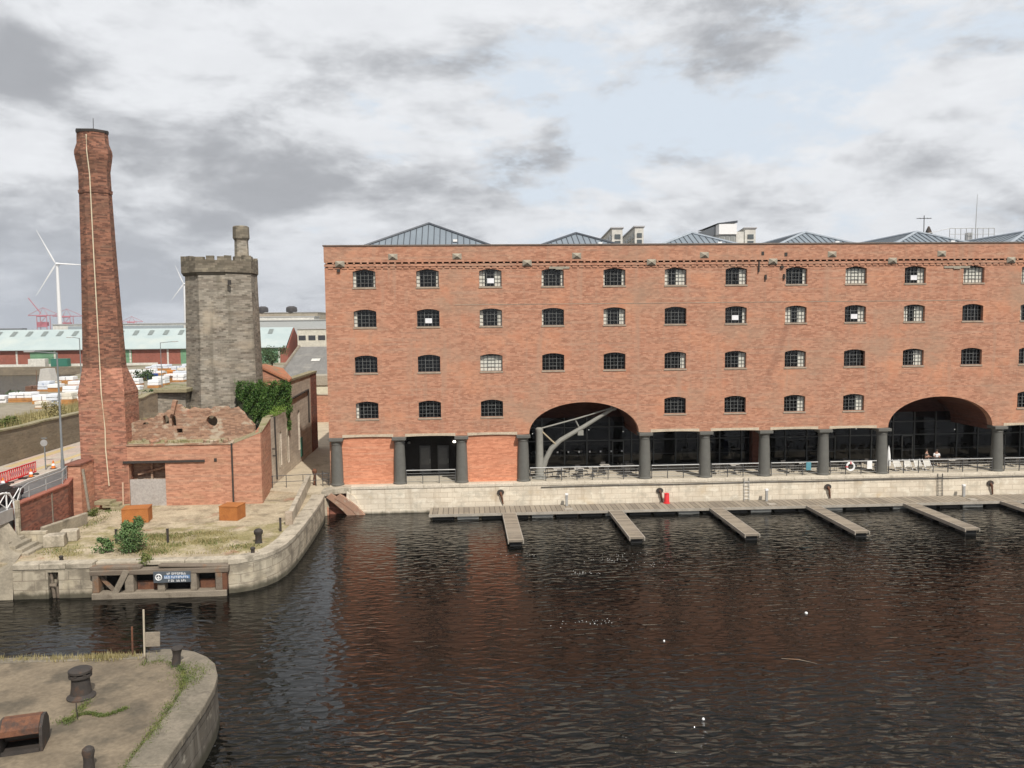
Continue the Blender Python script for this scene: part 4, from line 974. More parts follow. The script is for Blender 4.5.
# chimney
t = thing('chimney_stack', (-16.8,-3.3,1.95), 'tall octagonal red brick factory chimney on a square base', 'chimney')
def ring(cx, cy, z, h, ch):      # square of half width h with chamfer ch
    a, c = h, h-ch
    return [(cx-c,cy-a,z),(cx+c,cy-a,z),(cx+a,cy-c,z),(cx+a,cy+c,z),(cx+c,cy+a,z),(cx-c,cy+a,z),(cx-a,cy+c,z),(cx-a,cy-c,z)]
OC = 1-math.tan(R(22.5))
bx_, by_ = -16.76, -3.3
def squash(m):
    m.v = [(p[0], -5.04+(p[1]+5.04)*.80, p[2]) for p in m.v]; return m
m = MB(); m.rings([ring(bx_,by_,1.5,1.74,.01), ring(bx_,by_,10.55,1.70,.01)]); squash(m).build('base', CHIMBASE, t)
m = MB(); m.rings([ring(bx_,by_,10.552,1.72,.02), ring(bx_,by_,10.7,1.72,.02), ring(-16.96,by_,12.55,1.48,1.48*OC)]); squash(m).build('broach', CHIMBASE, t)
def sc(z): return -16.96-.0063*(z-12.5), by_
def oc(z, h): x, y_ = sc(z); return ring(x, y_, z, h, h*OC)
m = MB(); m.rings([oc(12.553,1.46), oc(16.2,1.33), oc(21,1.18), oc(25.8,1.07), oc(27.4,1.05), oc(28.25,1.19), oc(28.7,1.25), oc(28.95,1.23), oc(29.5,1.05), oc(30.25,1.02)]); squash(m).build('shaft', CHIMBRICK, t)
m = MB(); m.rings([oc(25.75,1.12), oc(26.0,1.14)]); squash(m).build('band', CHIMBRICK, t)
m = MB()
rr = [oc(30.252,1.06), oc(30.42,1.08), oc(30.5,1.04)]
rr[2] = [(p[0],p[1],p[2]+random.uniform(-.1,.08)) for p in rr[2]]; m.rings(rr); squash(m).build('rim', DARKIRON, t)
m = MB(); px = -16.9
m.tube([(px-.2,-4.64,30.0),(px-.16,-4.78,28.75),(px-.10,-4.60,27),(px-.04,-4.70,21),(px+.04,-4.80,16),(px+.12,-4.93,12.6),(px+.2,-5.10,10.6),(px+.36,-5.11,8),(px+.33,-5.12,6.5),(px+.47,-5.13,3.6)], .04, 6); m.build('lightning_conductor', CREAM, t)
m = MB(); m.tube([(-17.0,-3.6,30.4),(-16.98,-3.6,31.4)], .025, 5); m.build('finial_rod', RAIL, t)
# stub wall, leaning timber, stone steps at the foot
t = thing('stub_wall', (-17.95,-7,1.95), 'short stepped brick stub wall left of the chimney foot', 'wall')
m = MB(); m.wall_xz([[(-18.5,1.5),(-17.5,1.5),(-17.5,5.55),(-18.5,5.55)]], -7.3,-5.2); m.build('wall', BASEBRICK, t)
m = MB(); m.box(-18.58,-17.45,-7.4,-5.2,5.553,5.72); m.build('coping', DARKBRICK, t, bevel=.02)
m = MB(); m.tube([(-17.35,-7.25,5.3),(-16.85,-7.6,1.98)], .11, 4); tag(m.build('leaning_pole', TIMBER, loc=(-16.9,-7.5,1.95)), 'pale timber pole leaning on the brick stub wall beside the chimney', 'timber pole')
t = thing('rubble_steps', (-16.2,-5.5,1.95), 'broken mossy stone steps at the foot of the chimney', 'steps')
for k in range(3):
    m = MB(); m.obox((-16.1+.55*k-.4,-5.75-.45*(0), 2.05+.22*(2-k)), (1.2,1.0,.3), R(8*k-8)); m.build('step', LICHEN, t, bevel=.05)
m = MB(); m.tube([(-15.3,-5.5,1.95),(-15.28,-5.45,3.9)], .06, 6); tag(m.build('marker_post', plain('pale_pole', (.60,.42,.30), .7), loc=(-15.3,-5.5,1.95)), 'thin pale marker pole beside the gate opening', 'pole')

# ================================================================== ENGINE HOUSE RUIN
t = thing('engine_house', (-10,-4,1.95), 'roofless ruined brick engine house with a boarded gate and round porthole', 'ruin')
Yf = -5.0
m = MB(); m.wall_xz([[(-15.06,1.5),(-14.98,1.5),(-14.98,5.3),(-12.25,5.3),(-12.25,1.5),(-5.0,1.5),(-5.0,7.45),(-7.1,6.62),(-15.06,6.68)]], Yf, Yf+.5); m.build('front_wall', BASEBRICK, t)
m = MB(); m.wall_yz([[(-5.0+.5,1.5),(.9,1.5),(.9,7.95),(-4.5,7.48)]], -5.45, -5.0)
m.v = [(p[0]-.11*(p[1]+5)*.9, p[1], p[2]) for p in m.v]; m.build('return_wall', BASEBRICK, t)
m = MB(); m.quad((-15.06,-5.02,6.7),(-7.1,-5.02,6.64),(-7.0,-3.6,6.95),(-15.06,-3.6,6.95)); m.quad((-7.1,-5.02,6.64),(-4.97,-5.02,7.47),(-5.15,-3.6,7.7),(-7.0,-3.6,6.95))
m.quad((-5.55,-3.6,7.55),(-4.95,-4.8,7.47),(-5.5,.9,8.0),(-6.2,.9,8.0)); m.build('overgrown_ledge', LICHEN, t)
m = MB(); m.box(-15.35,-9.25,-5.12,-4.95,5.28,5.46); m.build('lintel_beam', DARKIRON, t, bevel=.01)
m = MB(); m.box(-15.06,-7.1,-5.08,-4.9,6.62,6.74); m.build('coping_course', RUBBLEBRICK, t)
m = MB(); m.tube([(-7.18,-5.08,6.7),(-7.18,-5.08,1.95)], .07, 8); m.build('downpipe', DARKIRON, t)
m = MB(); m.box(-14.96,-12.27,-4.9,-4.86,1.95,4.02)
for x in (-14.96,-14.06,-13.16): m.box(x,x+.02,-4.91,-4.9,1.95,4.02)
m.build('gate', HOARD, t)
m = MB(); m.box(-14.98,-12.26,-4.0,-3.9,1.95,5.3); m.obox((-13.4,-4.3,4.6),(2.4,.12,.16),0,R(-14),'Y'); m.box(-13.6,-13.45,-4.3,-4.15,3.9,5.28); m.build('gate_backing', RUBBLEBRICK, t)
m = MB(); m.box(-8.55,-8.35,-5.05,-4.98,5.3,5.55); m.build('wall_bolt', DARKIRON, t)
# back wall with porthole and ragged holes
hx, hz_, YB = -8.93, 8.3, -3.9
hole = [(hx+.44*math.cos(k*PI/10), hz_+.44*math.sin(k*PI/10)) for k in range(20)]
top_l = [(-15.05,8.25),(-14.6,8.42),(-14.2,8.35),(-13.8,8.6),(-13.4,8.55),(-13.0,8.95),(-12.6,8.9),(-12.3,9.2),(-12.05,9.15),(-11.95,9.62),(-11.4,9.6),(-11.1,9.3),(-10.4,9.38),(-9.4,9.3),(-7.0,9.36),(-6.85,9.15),(-6.55,8.9),(-6.3,8.45),(-6.0,8.2),(-5.75,7.9)]
jag = []
for (a_, za), (b_, zb2) in zip(top_l, top_l[1:]):
    jag.append((a_, za)); n_ = max(1, int((b_-a_)/.28))
    for k in range(1, n_):
        f_ = k/n_; st_ = random.choice((-.14,-.07,0,.07)) if a_ < -8.5 else random.choice((-.05,0,.04))
        jag += [(a_+(b_-a_)*f_-.01, za+(zb2-za)*f_+st_), (a_+(b_-a_)*f_+.1, za+(zb2-za)*f_+st_)]
jag.append(top_l[-1])
m = MB(); m.wall_xz([[(-15.05,6.3),(-5.75,6.3)] + jag[::-1], hole,
    [(-12.65,8.1),(-12.2,8.1),(-12.2,8.6),(-12.4,8.85),(-12.65,8.75)], [(-12.0,7.95),(-11.65,7.9),(-11.7,8.75),(-12.0,8.7)], [(-11.65,7.4),(-11.2,7.4),(-11.2,7.75),(-11.65,7.75)], [(-14.2,8.1),(-13.7,8.15),(-13.85,8.3),(-14.15,8.25)]], YB, YB+.55); m.build('back_wall', RUBBLEBRICK, t)
m = MB(); m.box(-14.6,-8.0,YB+1.2,YB+1.3,6.4,8.9); m.build('porthole_lining', RUBBLEWALL, t)
m = MB()
for k in range(24):
    a0, a1 = 2*PI*k/24, 2*PI*(k+1)/24
    P = lambda a, r, y: (hx+r*math.cos(a), YB+y, hz_+r*math.sin(a))
    m.quad(P(a0,.43,-.03),P(a1,.43,-.03),P(a1,.58,-.03),P(a0,.58,-.03)); m.quad(P(a0,.43,-.03),P(a1,.43,-.03),P(a1,.43,.3),P(a0,.43,.3)); m.quad(P(a0,.58,-.03),P(a1,.58,-.03),P(a1,.58,.01),P(a0,.58,.01))
m.build('porthole_surround', RUBBLEBRICK, t)
m = MB(); m.obox((-11.75,YB-.1,9.45),(.3,.4,1.1),0,R(14),'Y'); m.build('broken_pier', RUBBLEBRICK, t)
m = MB(); m.slab([(-15.2,2.2),(-12.9,2.2),(-12.9,6.5),(-15.2,6.5)], 1.95, 10.1); m.build('annex', TOWERSTONE, t)
m = MB(); m.slab([(-15.4,1.8),(-12.6,1.6),(-12.6,6.6),(-15.4,6.6)], 10.103, 10.42); m.build('annex_slab', LICHEN, t, bevel=.04)
for k in range(16):
    m2 = MB()
    x = random.uniform(-14.9,-6.8); y = random.uniform(-4.8,-4.1); m2.obox((x,y,6.76+.2*(y+5)), (random.uniform(.2,.5),random.uniform(.2,.4),.2), random.random()*3, .2); m2.build('fallen_brick', RUBBLEBRICK if k % 3 else LICHEN, t, bevel=.03)

# tower
t = thing('castellated_tower', (-10.4,5.15,2), 'grey rubble stone castellated tower with a small corner turret', 'tower')
tx, ty = -10.35, 5.15
def ot(z, h): return ring(tx, ty, z, h, h*.59)
m = MB(); m.rings([ot(2,3.06), ot(8.7,3.02), ot(20.2,2.78)]); m.build('shaft', TOWERSTONE, t)
m = MB(); m.rings([ot(8.55,3.08), ot(8.85,3.08)]); m.build('base_course', TOWERSTONE, t)
tx = -10.45
outer = ring(tx,ty,0,2.97,2.97*.59); inner_ = ring(tx,ty,0,2.55,2.55*.59)
m = MB()
def merlon_ring(z0, z1, i, f0, f1):
    a, b = Vector(outer[i]), Vector(outer[(i+1)%8]); c, d = Vector(inner_[i]), Vector(inner_[(i+1)%8])
    p = [a.lerp(b,f0), a.lerp(b,f1), c.lerp(d,f1), c.lerp(d,f0)]
    m.add([(q.x,q.y,z0) for q in p]+[(q.x,q.y,z1) for q in p], [(3,2,1,0),(4,5,6,7),(0,1,5,4),(1,2,6,5),(2,3,7,6),(3,0,4,7)])
for i in range(8):
    merlon_ring(20.202, 21.2, i, 0, 1)
    for f0, f1 in ((.0,.26),(.37,.63),(.74,1.0)):
        if i == 1 and f0 == .38: continue
        merlon_ring(21.202, 21.62+random.uniform(-.15,.06), i, f0+random.uniform(0,.02), f1)
m.build('parapet', PARASTONE, t)
m = MB(); m.rings([ot(19.95,2.81), ot(20.198,2.95)]); m.build('corbel_table', plain('dark_corbel', (.10,.09,.07), .9), t)
m = MB()
for i in range(1): m.slab([(p[0],p[1]) for p in ring(tx,ty,0,2.54,2.54*.59)], 20.3, 20.5)
m.build('roof', LICHEN, t)
def tu(z, h): return ring(-8.5,4.9,z,h*.92,h*.92*.59)
m = MB(); m.rings([tu(20.5,.64), tu(23.05,.58)]); m.build('turret', TOWERSTONE, t)
m = MB(); m.rings([tu(23.052,.60), tu(23.25,.72), tu(24.2,.70), tu(24.3,.62)]); m.build('turret_cap', PARASTONE, t, bevel=.03)
m = MB(); m.box(-9.0,-8.75,2.0,2.2,19.1,19.5); m.build('broken_stone', plain('dark_hole', (.05,.045,.04)), t)
# stone sided store with tiled roof and ivy
t = thing('stone_store', (-8,14,2), 'narrow grey stone store beside the alley with an orange tiled roof', 'building')
def slot(y0, y1, z0, z1):
    return [(y0,z0),(y1,z0),(y1,z1-.25),((y0+y1)/2,z1),(y0,z1-.25)]
m = MB(); m.wall_yz([[(.9,1.5),(19.5,1.5),(19.5,10.4),(8.4,10.4),(8.4,7.95),(5,7.8),(.9,7.9)], slot(4.2,5.0,3.3,6.4), slot(7.4,8.1,3.0,7.0), slot(12.4,13.3,3.4,7.4)], -6.1, -5.6); m.build('side_wall', SIDESTONE, t)
m = MB(); m.wall_yz([[(19.52,1.5),(23,1.5),(23,10.4),(19.52,10.4)]], -6.1, -5.57); m.build('brick_end', DARKBRICK, t)
m = MB(); m.box(-6.05,-5.62,.95,8.35,7.96,8.05); m.box(-6.3,-5.5,8.4,23.05,10.41,10.62); m.build('wall_top', LICHEN, t)
m = MB(); m.box(-7.2,-7.1,9.2,23,2,10.2); m.box(-7.2,-7.1,.9,8.3,2,7.2); m.build('inner_wall', INNER, t)
m = MB(); m.wall_xz([[(-10.4,1.5),(-5.62,1.5),(-5.62,10.45),(-8.14,11.85),(-9.4,11.85),(-10.4,10.2)]], 8.4, 8.9); m.build('gable', BASEBRICK, t)
m = MB(); q_ = [(-8.2,8.25,12.0),(-5.45,8.25,10.6),(-5.35,9.0,10.75),(-7.0,13,11.47),(-8.72,13,11.9)]
m.add(q_ + [(x_,y_,z_-.18) for x_, y_, z_ in q_], [(0,1,2,3,4),(9,8,7,6,5)] + [(k,k+5,(k+1)%5+5,(k+1)%5) for k in range(5)]); m.build('roof', TILE, t)
m = MB(); m.tube([(-5.5,8.6,8.75),(-5.5,17.8,8.95)], .09, 6); m.tube([(-5.5,17.8,8.95),(-5.5,17.8,5.5)], .08, 6); m.tube([(-5.52,2.2,7.9),(-5.52,2.5,2.4)], .07, 6); m.build('downpipe', DARKIRON, t)
m = MB(); m.box(-5.62,-5.52,13.3,14.2,2.6,4.5); m.build('door', GREENPAINT, t, bevel=.02)
for y, z in ((4.2,4.6),(7.4,4.6),(12.4,4.8)):
    m = MB(); m.box(-5.9,-5.8,y-.02,y+1.0,z,z+2.6); m.build('slot_shutter', INNER, t)  # near-black panel added to stand for the shade inside each slot
for y in (4.2, 7.4):
    m = MB(); m.box(-5.61,-5.54,y-.25,y-.02,3.2,6.2); m.build('jamb_stone', COPING, t)
for y, z in ((1.2,5.2),(1.3,4.6)):
    m = MB(); m.box(-5.58,-5.3,y,y+.08,z,z+.1); m.build('iron_bracket', DARKIRON, t)
# ivy on the gable
IA, IB = Vector((-8.55,1.55,0)), Vector((-5.55,8.0,0)); IN = Vector((IB-IA).normalized().yxz); IN = Vector((IN.x,-IN.y,0))
m = MB()
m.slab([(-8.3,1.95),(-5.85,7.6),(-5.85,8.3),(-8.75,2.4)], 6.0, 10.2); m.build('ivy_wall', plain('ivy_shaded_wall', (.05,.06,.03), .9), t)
m = MB()
for k in range(17000):
    q = random.random(); z = random.uniform(6.0,11.2)
    edge = 10.95-.45*q + .16*math.sin(q*19) + .1*math.sin(q*47+1)
    if z > edge - random.random()*.25: continue
    if q < (9.6-z)*.13 + .04*math.sin(z*5): continue
    d = .3 + .16*math.sin(q*11+z*1.1) + .14*math.sin(q*29-z*3.3)
    p = IA.lerp(IB, q) + IN*abs(d)*random.random()**.5
    m.leaf((p.x, p.y, z), .2)
for k in range(900):
    y = random.uniform(6.6,8.4); z = random.uniform(7.6,10.5); m.leaf((-5.5+random.random()*.3-.25*(8.4-y), y, z), .18)
for k in range(250):
    q = random.random(); p = IA.lerp(IB, q); m.blade((p.x, p.y, 10.75-.4*q), random.uniform(.2,.6), .5, .02)
tag(m.build('ivy', IVY, loc=(-8,8.2,5.8), fix=False), 'thick dark green ivy covering the gable next to the stone tower', 'ivy')
m = MB()
for k in range(900):
    y = random.uniform(2.0,6.5); x = -5.75+random.gauss(0,.25); z = 7.95+abs(random.gauss(0,.28))*(1 if y > 3 else .5); m.leaf((x,y,z), .15)
tag(m.build('wall_plant', IVYLIGHT, loc=(-5.7,4.5,7.9), fix=False), 'pale green creeper spilling over the lower grey stone wall', 'creeper')

# alley railing, sloping stone parapet, culvert in the corner
t = thing('alley_railing', (-3,0,2.1), 'low dark metal railing across the mouth of the alley', 'railing')
for x in (-5.4,-4.3,-2.95,-1.9,-.9):
    m = MB(); m.tube([(x,.2+.15*(x+5.4),2.0),(x,.2+.15*(x+5.4),3.15)], .03, 6); m.build('post', RAIL, t)
for z in (3.12, 2.6):
    m = MB(); m.tube([(-5.5,.2,z),(-.9,.9,z)], .028, 6); m.build('rail', RAIL, t)
t = thing('metal_barrier', (-.95,.6,2.1), 'dark slatted barrier gate against the corner column', 'barrier')
for q in range(5):
    m = MB(); m.tube([(-1.3,.5,2.3+q*.24),(-.6,.3,2.3+q*.24)], .025, 6); m.build('bar', RAIL, t)
for x, y in ((-1.3,.5),(-.6,.3)):
    m = MB(); m.tube([(x,y,2.1),(x,y,3.4)], .035, 6); m.build('post', RAIL, t)
t = thing('stone_parapet', (-1.8,-6,2), 'sloping weathered stone parapet along the quay towards the alley', 'parapet')
m = MB(); m.add([(-1.65,-12,1.9),(-1.3,-12,1.9),(-1.3,-12,2.75),(-1.65,-12,2.75),(-2.75,1.0,1.9),(-2.4,1.0,1.9),(-2.4,1.0,3.05),(-2.75,1.0,3.05)], [(0,1,2,3),(7,6,5,4),(0,4,5,1),(1,5,6,2),(2,6,7,3),(3,7,4,0)]); m.build('wall', COPING, t, bevel=.04)
m = MB(); m.obox((-1.5,-12.15,2.4),(.5,.32,.95),R(5)); m.build('end_stone', SILL, t, bevel=.04)
t = thing('ornate_post', (-2.25,1.2,2.1), 'short scrolled iron post at the end of the sloping parapet', 'post')
m = MB(); m.lathe((-2.1,1.2,2.1), [(.16,0),(.1,.2),(.14,.5),(.08,.8),(.19,1.05),(.2,1.25),(.08,1.4)], 10); m.build('shaft', RUST, t, smooth=True)
t = thing('culvert_mouth', (-.5,-1.2,0), 'curved stone lintel over the rusty culvert mouth in the dock corner', 'culvert')
cur = [(-2.35,-1.9,.95),(-2.0,-1.8,1.28),(-1.4,-1.6,1.52),(-.5,-1.38,1.7),(.5,-1.18,1.78),(1.25,-1.02,1.76)]
m = MB(); rs = []
for x, y, z in cur: rs.append([(x,y,z),(x,y+1.3,z),(x,y+1.3,z+.52),(x,y,z+.52)])
m.rings(rs); m.build('coping', COPING, t, bevel=.05)
m = MB(); m.poly([[(-2.4,-1.2),(-.6,-1.2),(-.6,.55),(-1.0,1.2),(-1.6,1.35),(-2.4,1.2)]], lambda a,b:(a,-1.15,b), lambda a,b:(a,-.4,b)); m.build('brick_infill', BASEBRICK, t)
m = MB(); m.box(-2.3,1.2,-.75,-.36,-1.2,1.98); m.build('back_wall', DARKBRICK, t)
for s_, dd in ((0,0),(1,.75)):
    m = MB(); pth = [(.35+dd*.9-.9,-1.45,1.75-dd*.12),(.95+dd-.9,-1.4,1.25-dd*.1),(1.7+dd-.9,-1.35,.55),(2.5+dd-.9,-1.3,-.4)]
    rs = [[(x-.16,y,z-.12),(x+.26,y,z-.02),(x+.26,y+.45,z-.02),(x-.16,y+.45,z-.12)] for x, y, z in pth]
    rs = [[(x-.2,y,z-.2),(x+.24,y,z+.14),(x+.24,y+.4,z+.14),(x-.2,y+.4,z-.2)] for x, y, z in pth]
    m.rings(rs); m.build('fender_beam', rough_mat('rust_stained_stone', (.42,.25,.17), (.35,.22,.16), 2, (.50,.42,.33), 1.5) if s_ == 0 else bpy.data.materials['rust_stained_stone'], t, bevel=.03)
m = MB(); m.poly([[(1.15,-1.2),(2.9,-1.2),(1.5,1.5),(.9,2.0),(.85,1.2)]], lambda a,b:(a,-1.12,b), lambda a,b:(a,-.9,b)); m.build('buttress', ASHLAR, t)

# corten boxes
for x, y, rz, sx_, sy_, lab in ((-12.55,-9.95,R(9),1.75,1.35,'orange rusty steel box behind the tall green bush'),(-5.95,-9.85,R(-10),1.35,1.35,'smaller orange rusty steel box in front of the drainpipe')):
    t = thing('steel_planter_box', (x,y,1.95), lab, 'steel box')
    m = MB(); m.obox((x,y,2.44),(sx_,sy_,.98),rz); m.build('body', CORTEN, t, bevel=.015)
    m = MB(); m.obox((x,y,2.955),(sx_+.05,sy_+.05,.045),rz); m.build('lid', CORTEN, t, bevel=.01)
# posts and bollards
for x, y, lab in ((-11.55,-15.95,'thin square iron post between the small bush and the tall bush'),(-8.28,-16.15,'thin square iron post right of the tall bush'),(-1.7,-13.9,'thin square iron post near the end of the stone parapet')):
    m = MB(); m.box(x-.065,x+.065,y-.065,y+.065,1.9,2.82); m.box(x-.08,x+.08,y-.08,y+.08,2.821,2.86); tag(m.build('iron_post', DARKIRON, loc=(x,y,1.95), bevel=.015), lab, 'post', 'iron posts on the left quay')
for x, y, s_, lab in ((-2.45,-16.75,1.0,'round headed iron bollard on the grass of the left quay'),(-2.2,-19.2,.45,'small stubby iron bollard on the coping at the quay corner'),(-13.2,-19.7,.35,'little dark mooring stub on the coping above the slot')):
    m = MB(); m.lathe((x,y,1.95), [(.2*s_+.04,0),(.17*s_+.04,.1*s_),(.16*s_+.04,.5*s_),(.24*s_+.04,.62*s_),(.25*s_+.04,.78*s_),(.14*s_+.02,.9*s_)], 14); tag(m.build('mooring_bollard', DARKIRON, loc=(x,y,1.95), smooth=True), lab, 'bollard')
# ================================================================== PLANTS ON THE QUAY
def bush(x, y, z, r, h, n, lab, mat=BUSHLEAF, ls=.16, nm='bush', stems=5):
    t = thing(nm, (x,y,z), lab, 'bush'); st = MB(); lf = MB()
    lobes = [(x+random.gauss(0,r*.4), y+random.gauss(0,r*.4), z+h*(.2+.68*q/11), r*random.uniform(.35,.6)*(1.1-.05*q)) for q in range(12)]
    for k in range(stems):
        l = random.choice(lobes); st.tube([(x+random.gauss(0,.08),y+random.gauss(0,.08),z),((x+l[0])/2,(y+l[1])/2,z+h*.35),l[:3]], [.035,.025,.012], 5)
    for k in range(n):
        l = random.choice(lobes); d = Vector((random.gauss(0,1),random.gauss(0,1),random.gauss(0,1))).normalized()*l[3]*random.uniform(.25,1.35)
        p = (l[0]+d.x, l[1]+d.y, max(z+.05, l[2]+d.z*1.2)); lf.leaf(p, ls)
    st.build('stem', BARK, t); lf.build('foliage', mat, t, fix=False)
bush(-9.75,-18.3,1.95,.78,2.2,4400,'tall leafy green bush growing at the edge of the left quay', ls=.14)
bush(-11.35,-18.1,1.95,.5,.95,900,'small green bush left of the tall bush on the quay edge')
bush(-8.2,-20.1,1.7,.42,.6,500,'low yellow green shrub hanging over the lock gate beam', WEED, .14)
bush(-16.4,-8.0,1.95,.5,.5,500,'low weeds at the foot of the leaning timber pole', WEED, .13)
def grass(name, spots, n, h, mat, lab, w=.025):
    m = MB()
    for k in range(n):
        x, y, z, rx, ry = random.choice(spots); m.blade((x+random.gauss(0,rx), y+random.gauss(0,ry), z), h*random.uniform(.4,1.3), .6, w)
    o = m.build(name, mat, fix=False); return tag(o, lab, 'grass', kind='stuff')
spots = [(random.uniform(-10,-3.2), random.uniform(-18.8,-13.5), 1.95, .5, .35) for _ in range(26)] + [(-14.3,-17.5,1.95,.8,.5),(-13.5,-18.5,1.95,.6,.3),(-15.5,-10,1.95,.3,1.2),(-6,-18.9,1.95,2,.15)]
grass('quay_grass', spots, 4200, .15, DRYGRASS, 'dry yellow grass in patches over the left quay')
grass('quay_weeds', spots[::2] + [(-16,-6.6,1.95,.4,.4)], 2200, .15, WEED, 'green weeds scattered over the left quay')
sp2 = [(random.uniform(-15,-7.2), random.uniform(-4.8,-4.0), 6.8, .35, .2) for _ in range(14)] + [(random.uniform(-15,-11), -3.7, 8.5, .4, .1) for _ in range(4)] + [(-10.9,-3.6,9.3,.5,.1),(-14.0,3.5,10.42,.6,.9),(-5.9,14,10.62,.1,4)]
grass('ruin_weeds', sp2, 500, .16, DRYGRASS, 'weeds growing on the wall tops of the ruined engine house')
slope = [(random.uniform(-40,-28), random.uniform(-8,40), 0, .8, .8) for _ in range(70)]
m = MB()
for k in range(9000):
    x, y, _, rx, ry = random.choice(slope); x += random.gauss(0,.9); y += random.gauss(0,.9)
    if x > -27.7: continue
    z = 6.1 - max(0, -34-x)*.2; m.blade((x,y,z), random.uniform(.4,1.3), .5, .05)
tag(m.build('slope_grass', DRYGRASS, fix=False), 'long dry grass behind the rubble boundary wall', 'grass', kind='stuff')
for k, (x, y, r, h) in enumerate(((-31,17,1.4,2.2),(-32.5,12,1.0,1.3),(-30.2,23,1.1,1.5))):
    bush(x,y,5.9,r,h,1200,('tallest yellowing shrub behind the rubble wall near the lamp post','low straggly shrub behind the left end of the rubble wall','straggly olive shrub behind the rubble wall nearest the chimney')[k], WEED if k else DRYGRASS, .24, 'shrub')

# ================================================================== FOREGROUND PIER
FE = [(1.05,-50),(1.05,-43.5),(1.08,-41),(1.08,-39.4),(1.0,-38.0),(.78,-36.8),(.36,-35.7),(-.2,-34.95),(-.9,-34.35),(-1.6,-34.05),(-2.3,-34.0),(-2.9,-34.25)]
t = thing('pier_wall', (0,-40,0), 'dark weathered stone pier head with a rounded nose in the foreground', 'quay wall')
pts = [Vector(p) for p in FE]; fine = []
for a, b in zip(pts, pts[1:]):
    n = max(1, int((b-a).length/.4))
    for k in range(n): fine.append(tuple(a.lerp(b, k/n)))
fine.append(tuple(pts[-1]))
m = MB(); ribbon(m, fine, -1.2, 1.68, .1); m.box(-14,-2.88,-34.75,-34.5,-1.2,1.85); m.box(-2.9,-2.6,-34.7,-34.1,-1.2,1.68); m.build('wall', FGSTONE, t)
fo = inset(fine, -.04); fi = inset(fine, 1.12); k = 0
while k < len(fine)-1:
    j = min(k+4, len(fine)-1); m = MB()
    m.slab(fo[k:j+1] + fi[k:j+1][::-1], 1.683, 2.0+random.uniform(-.015,.015)); m.build('coping', FGCOPE, t, bevel=.05); k = j
m = MB(); x = -14
while x < -3.0: m.box(x, x+1.58, -34.85, -34.0-.35, 1.853, 1.99); x += 1.6
m.build('edge_stones', FGCOPE, t, bevel=.03)
gi = inset(fine, 1.08)
m = MB(); m.slab([(-14,-50)] + gi + [(-2.9,-34.4),(-14,-34.4)], -1, 1.94); struct('pier_ground', m, FGCONC)
def capstan(x, y, z, lab):
    t = thing('capstan', (x,y,z), lab, 'capstan')
    m = MB(); m.lathe((x,y,z), [(.50,0),(.50,.05),(.43,.10),(.37,.16),(.33,.45),(.31,.74),(.34,.76)], 28); m.build('barrel', DARKIRON, t, smooth=True)
    m = MB(); m.lathe((x,y,z+.762), [(.36,0),(.40,.03),(.40,.12),(.36,.14)], 28); m.build('drumhead_lower', DARKIRON, t, smooth=True)
    m = MB(); m.lathe((x,y,z+.95), [(.38,0),(.41,.02),(.41,.10),(.34,.14),(.12,.15)], 28)
    for k in range(8): a_ = k*PI/4; m.obox((x+.36*math.cos(a_), y+.36*math.sin(a_), z+.925), (.1,.1,.05), a_)
    m.build('drumhead', DARKIRON, t, smooth=True)
capstan(-3.75,-38.25,1.94,'dark iron capstan standing on the foreground pier')
t = thing('mooring_bollard', (-1.2,-35.6,1.98), 'iron mooring bollard with a leaning head at the nose of the foreground pier', 'bollard')
m = MB(); m.lathe((-1.2,-35.6,1.94), [(.20,0),(.17,.08),(.155,.45),(.19,.62),(.24,.70),(.21,.76),(.10,.78)], 20); m.v = [(p[0]+.12*(p[2]-1.94),p[1],p[2]) for p in m.v]; m.build('post', DARKIRON, t, smooth=True)
t = thing('mooring_bollard', (-1.17,-43.5,1.94), 'rounded iron bollard cut off by the lower edge of the photo', 'bollard')
m = MB(); m.lathe((-1.17,-43.5,1.94), [(.17,0),(.15,.3),(.16,.45),(.19,.58),(.17,.68),(.09,.75)], 20); m.build('post', DARKIRON, t, smooth=True)
m = MB(); m.tube([(-3.08,-40.05,1.94),(-3.1,-40.05,2.55)], .02, 6); tag(m.build('iron_rod', DARKIRON, loc=(-3.08,-40.05,1.94)), 'thin iron rod standing upright in the crack below the capstan', 'rod')
# rusty hooded winch box
t = thing('winch_housing', (-3.9,-42,1.94), 'rusty iron housing with an open front and rounded dark end plate', 'winch housing')
RZ = R(14); M4 = Matrix.Translation((-3.95,-41.9,1.94)) @ Matrix.Rotation(RZ, 4, 'Z')
def trm(m): m.v = [tuple(M4 @ Vector(p)) for p in m.v]; return m
prof = [(.0,0),(1.0,0),(1.05,.4),(.98,.75),(.75,1.0),(.4,1.05),(.05,.8),(0,.55)]
for x0, x1 in ((-.62,-.56),(.56,.66)):
    m = MB(); m.wall_yz([[(a-.5,b) for a, b in prof]], x0, x1); trm(m).build('end_plate', DARKIRON, t, bevel=.01)
m = MB(); n = len(prof)
hood = [(-.5+.02,.62),(-.46,.8),(-.1,1.06),(.25,1.01),(.48,.76),(.55,.4),(.5,0)]
m.poly([hood + [(a-.03*(1 if a>0 else -1),b-.03) for a, b in hood[::-1]]], lambda a,b:(-.555,a,b), lambda a,b:(.555,a,b)); trm(m).build('hood', RUST, t)
m = MB(); m.box(-.55,.55,-.5,-.42,0,.12); m.box(-.55,.55,-.4,.45,.01,.03); trm(m).build('frame', DARKIRON, t)
m = MB(); m.tube([(-.5,0,.45),(.5,0,.45)], .16, 12); trm(m).build('drum', DARKIRON, t, smooth=True)
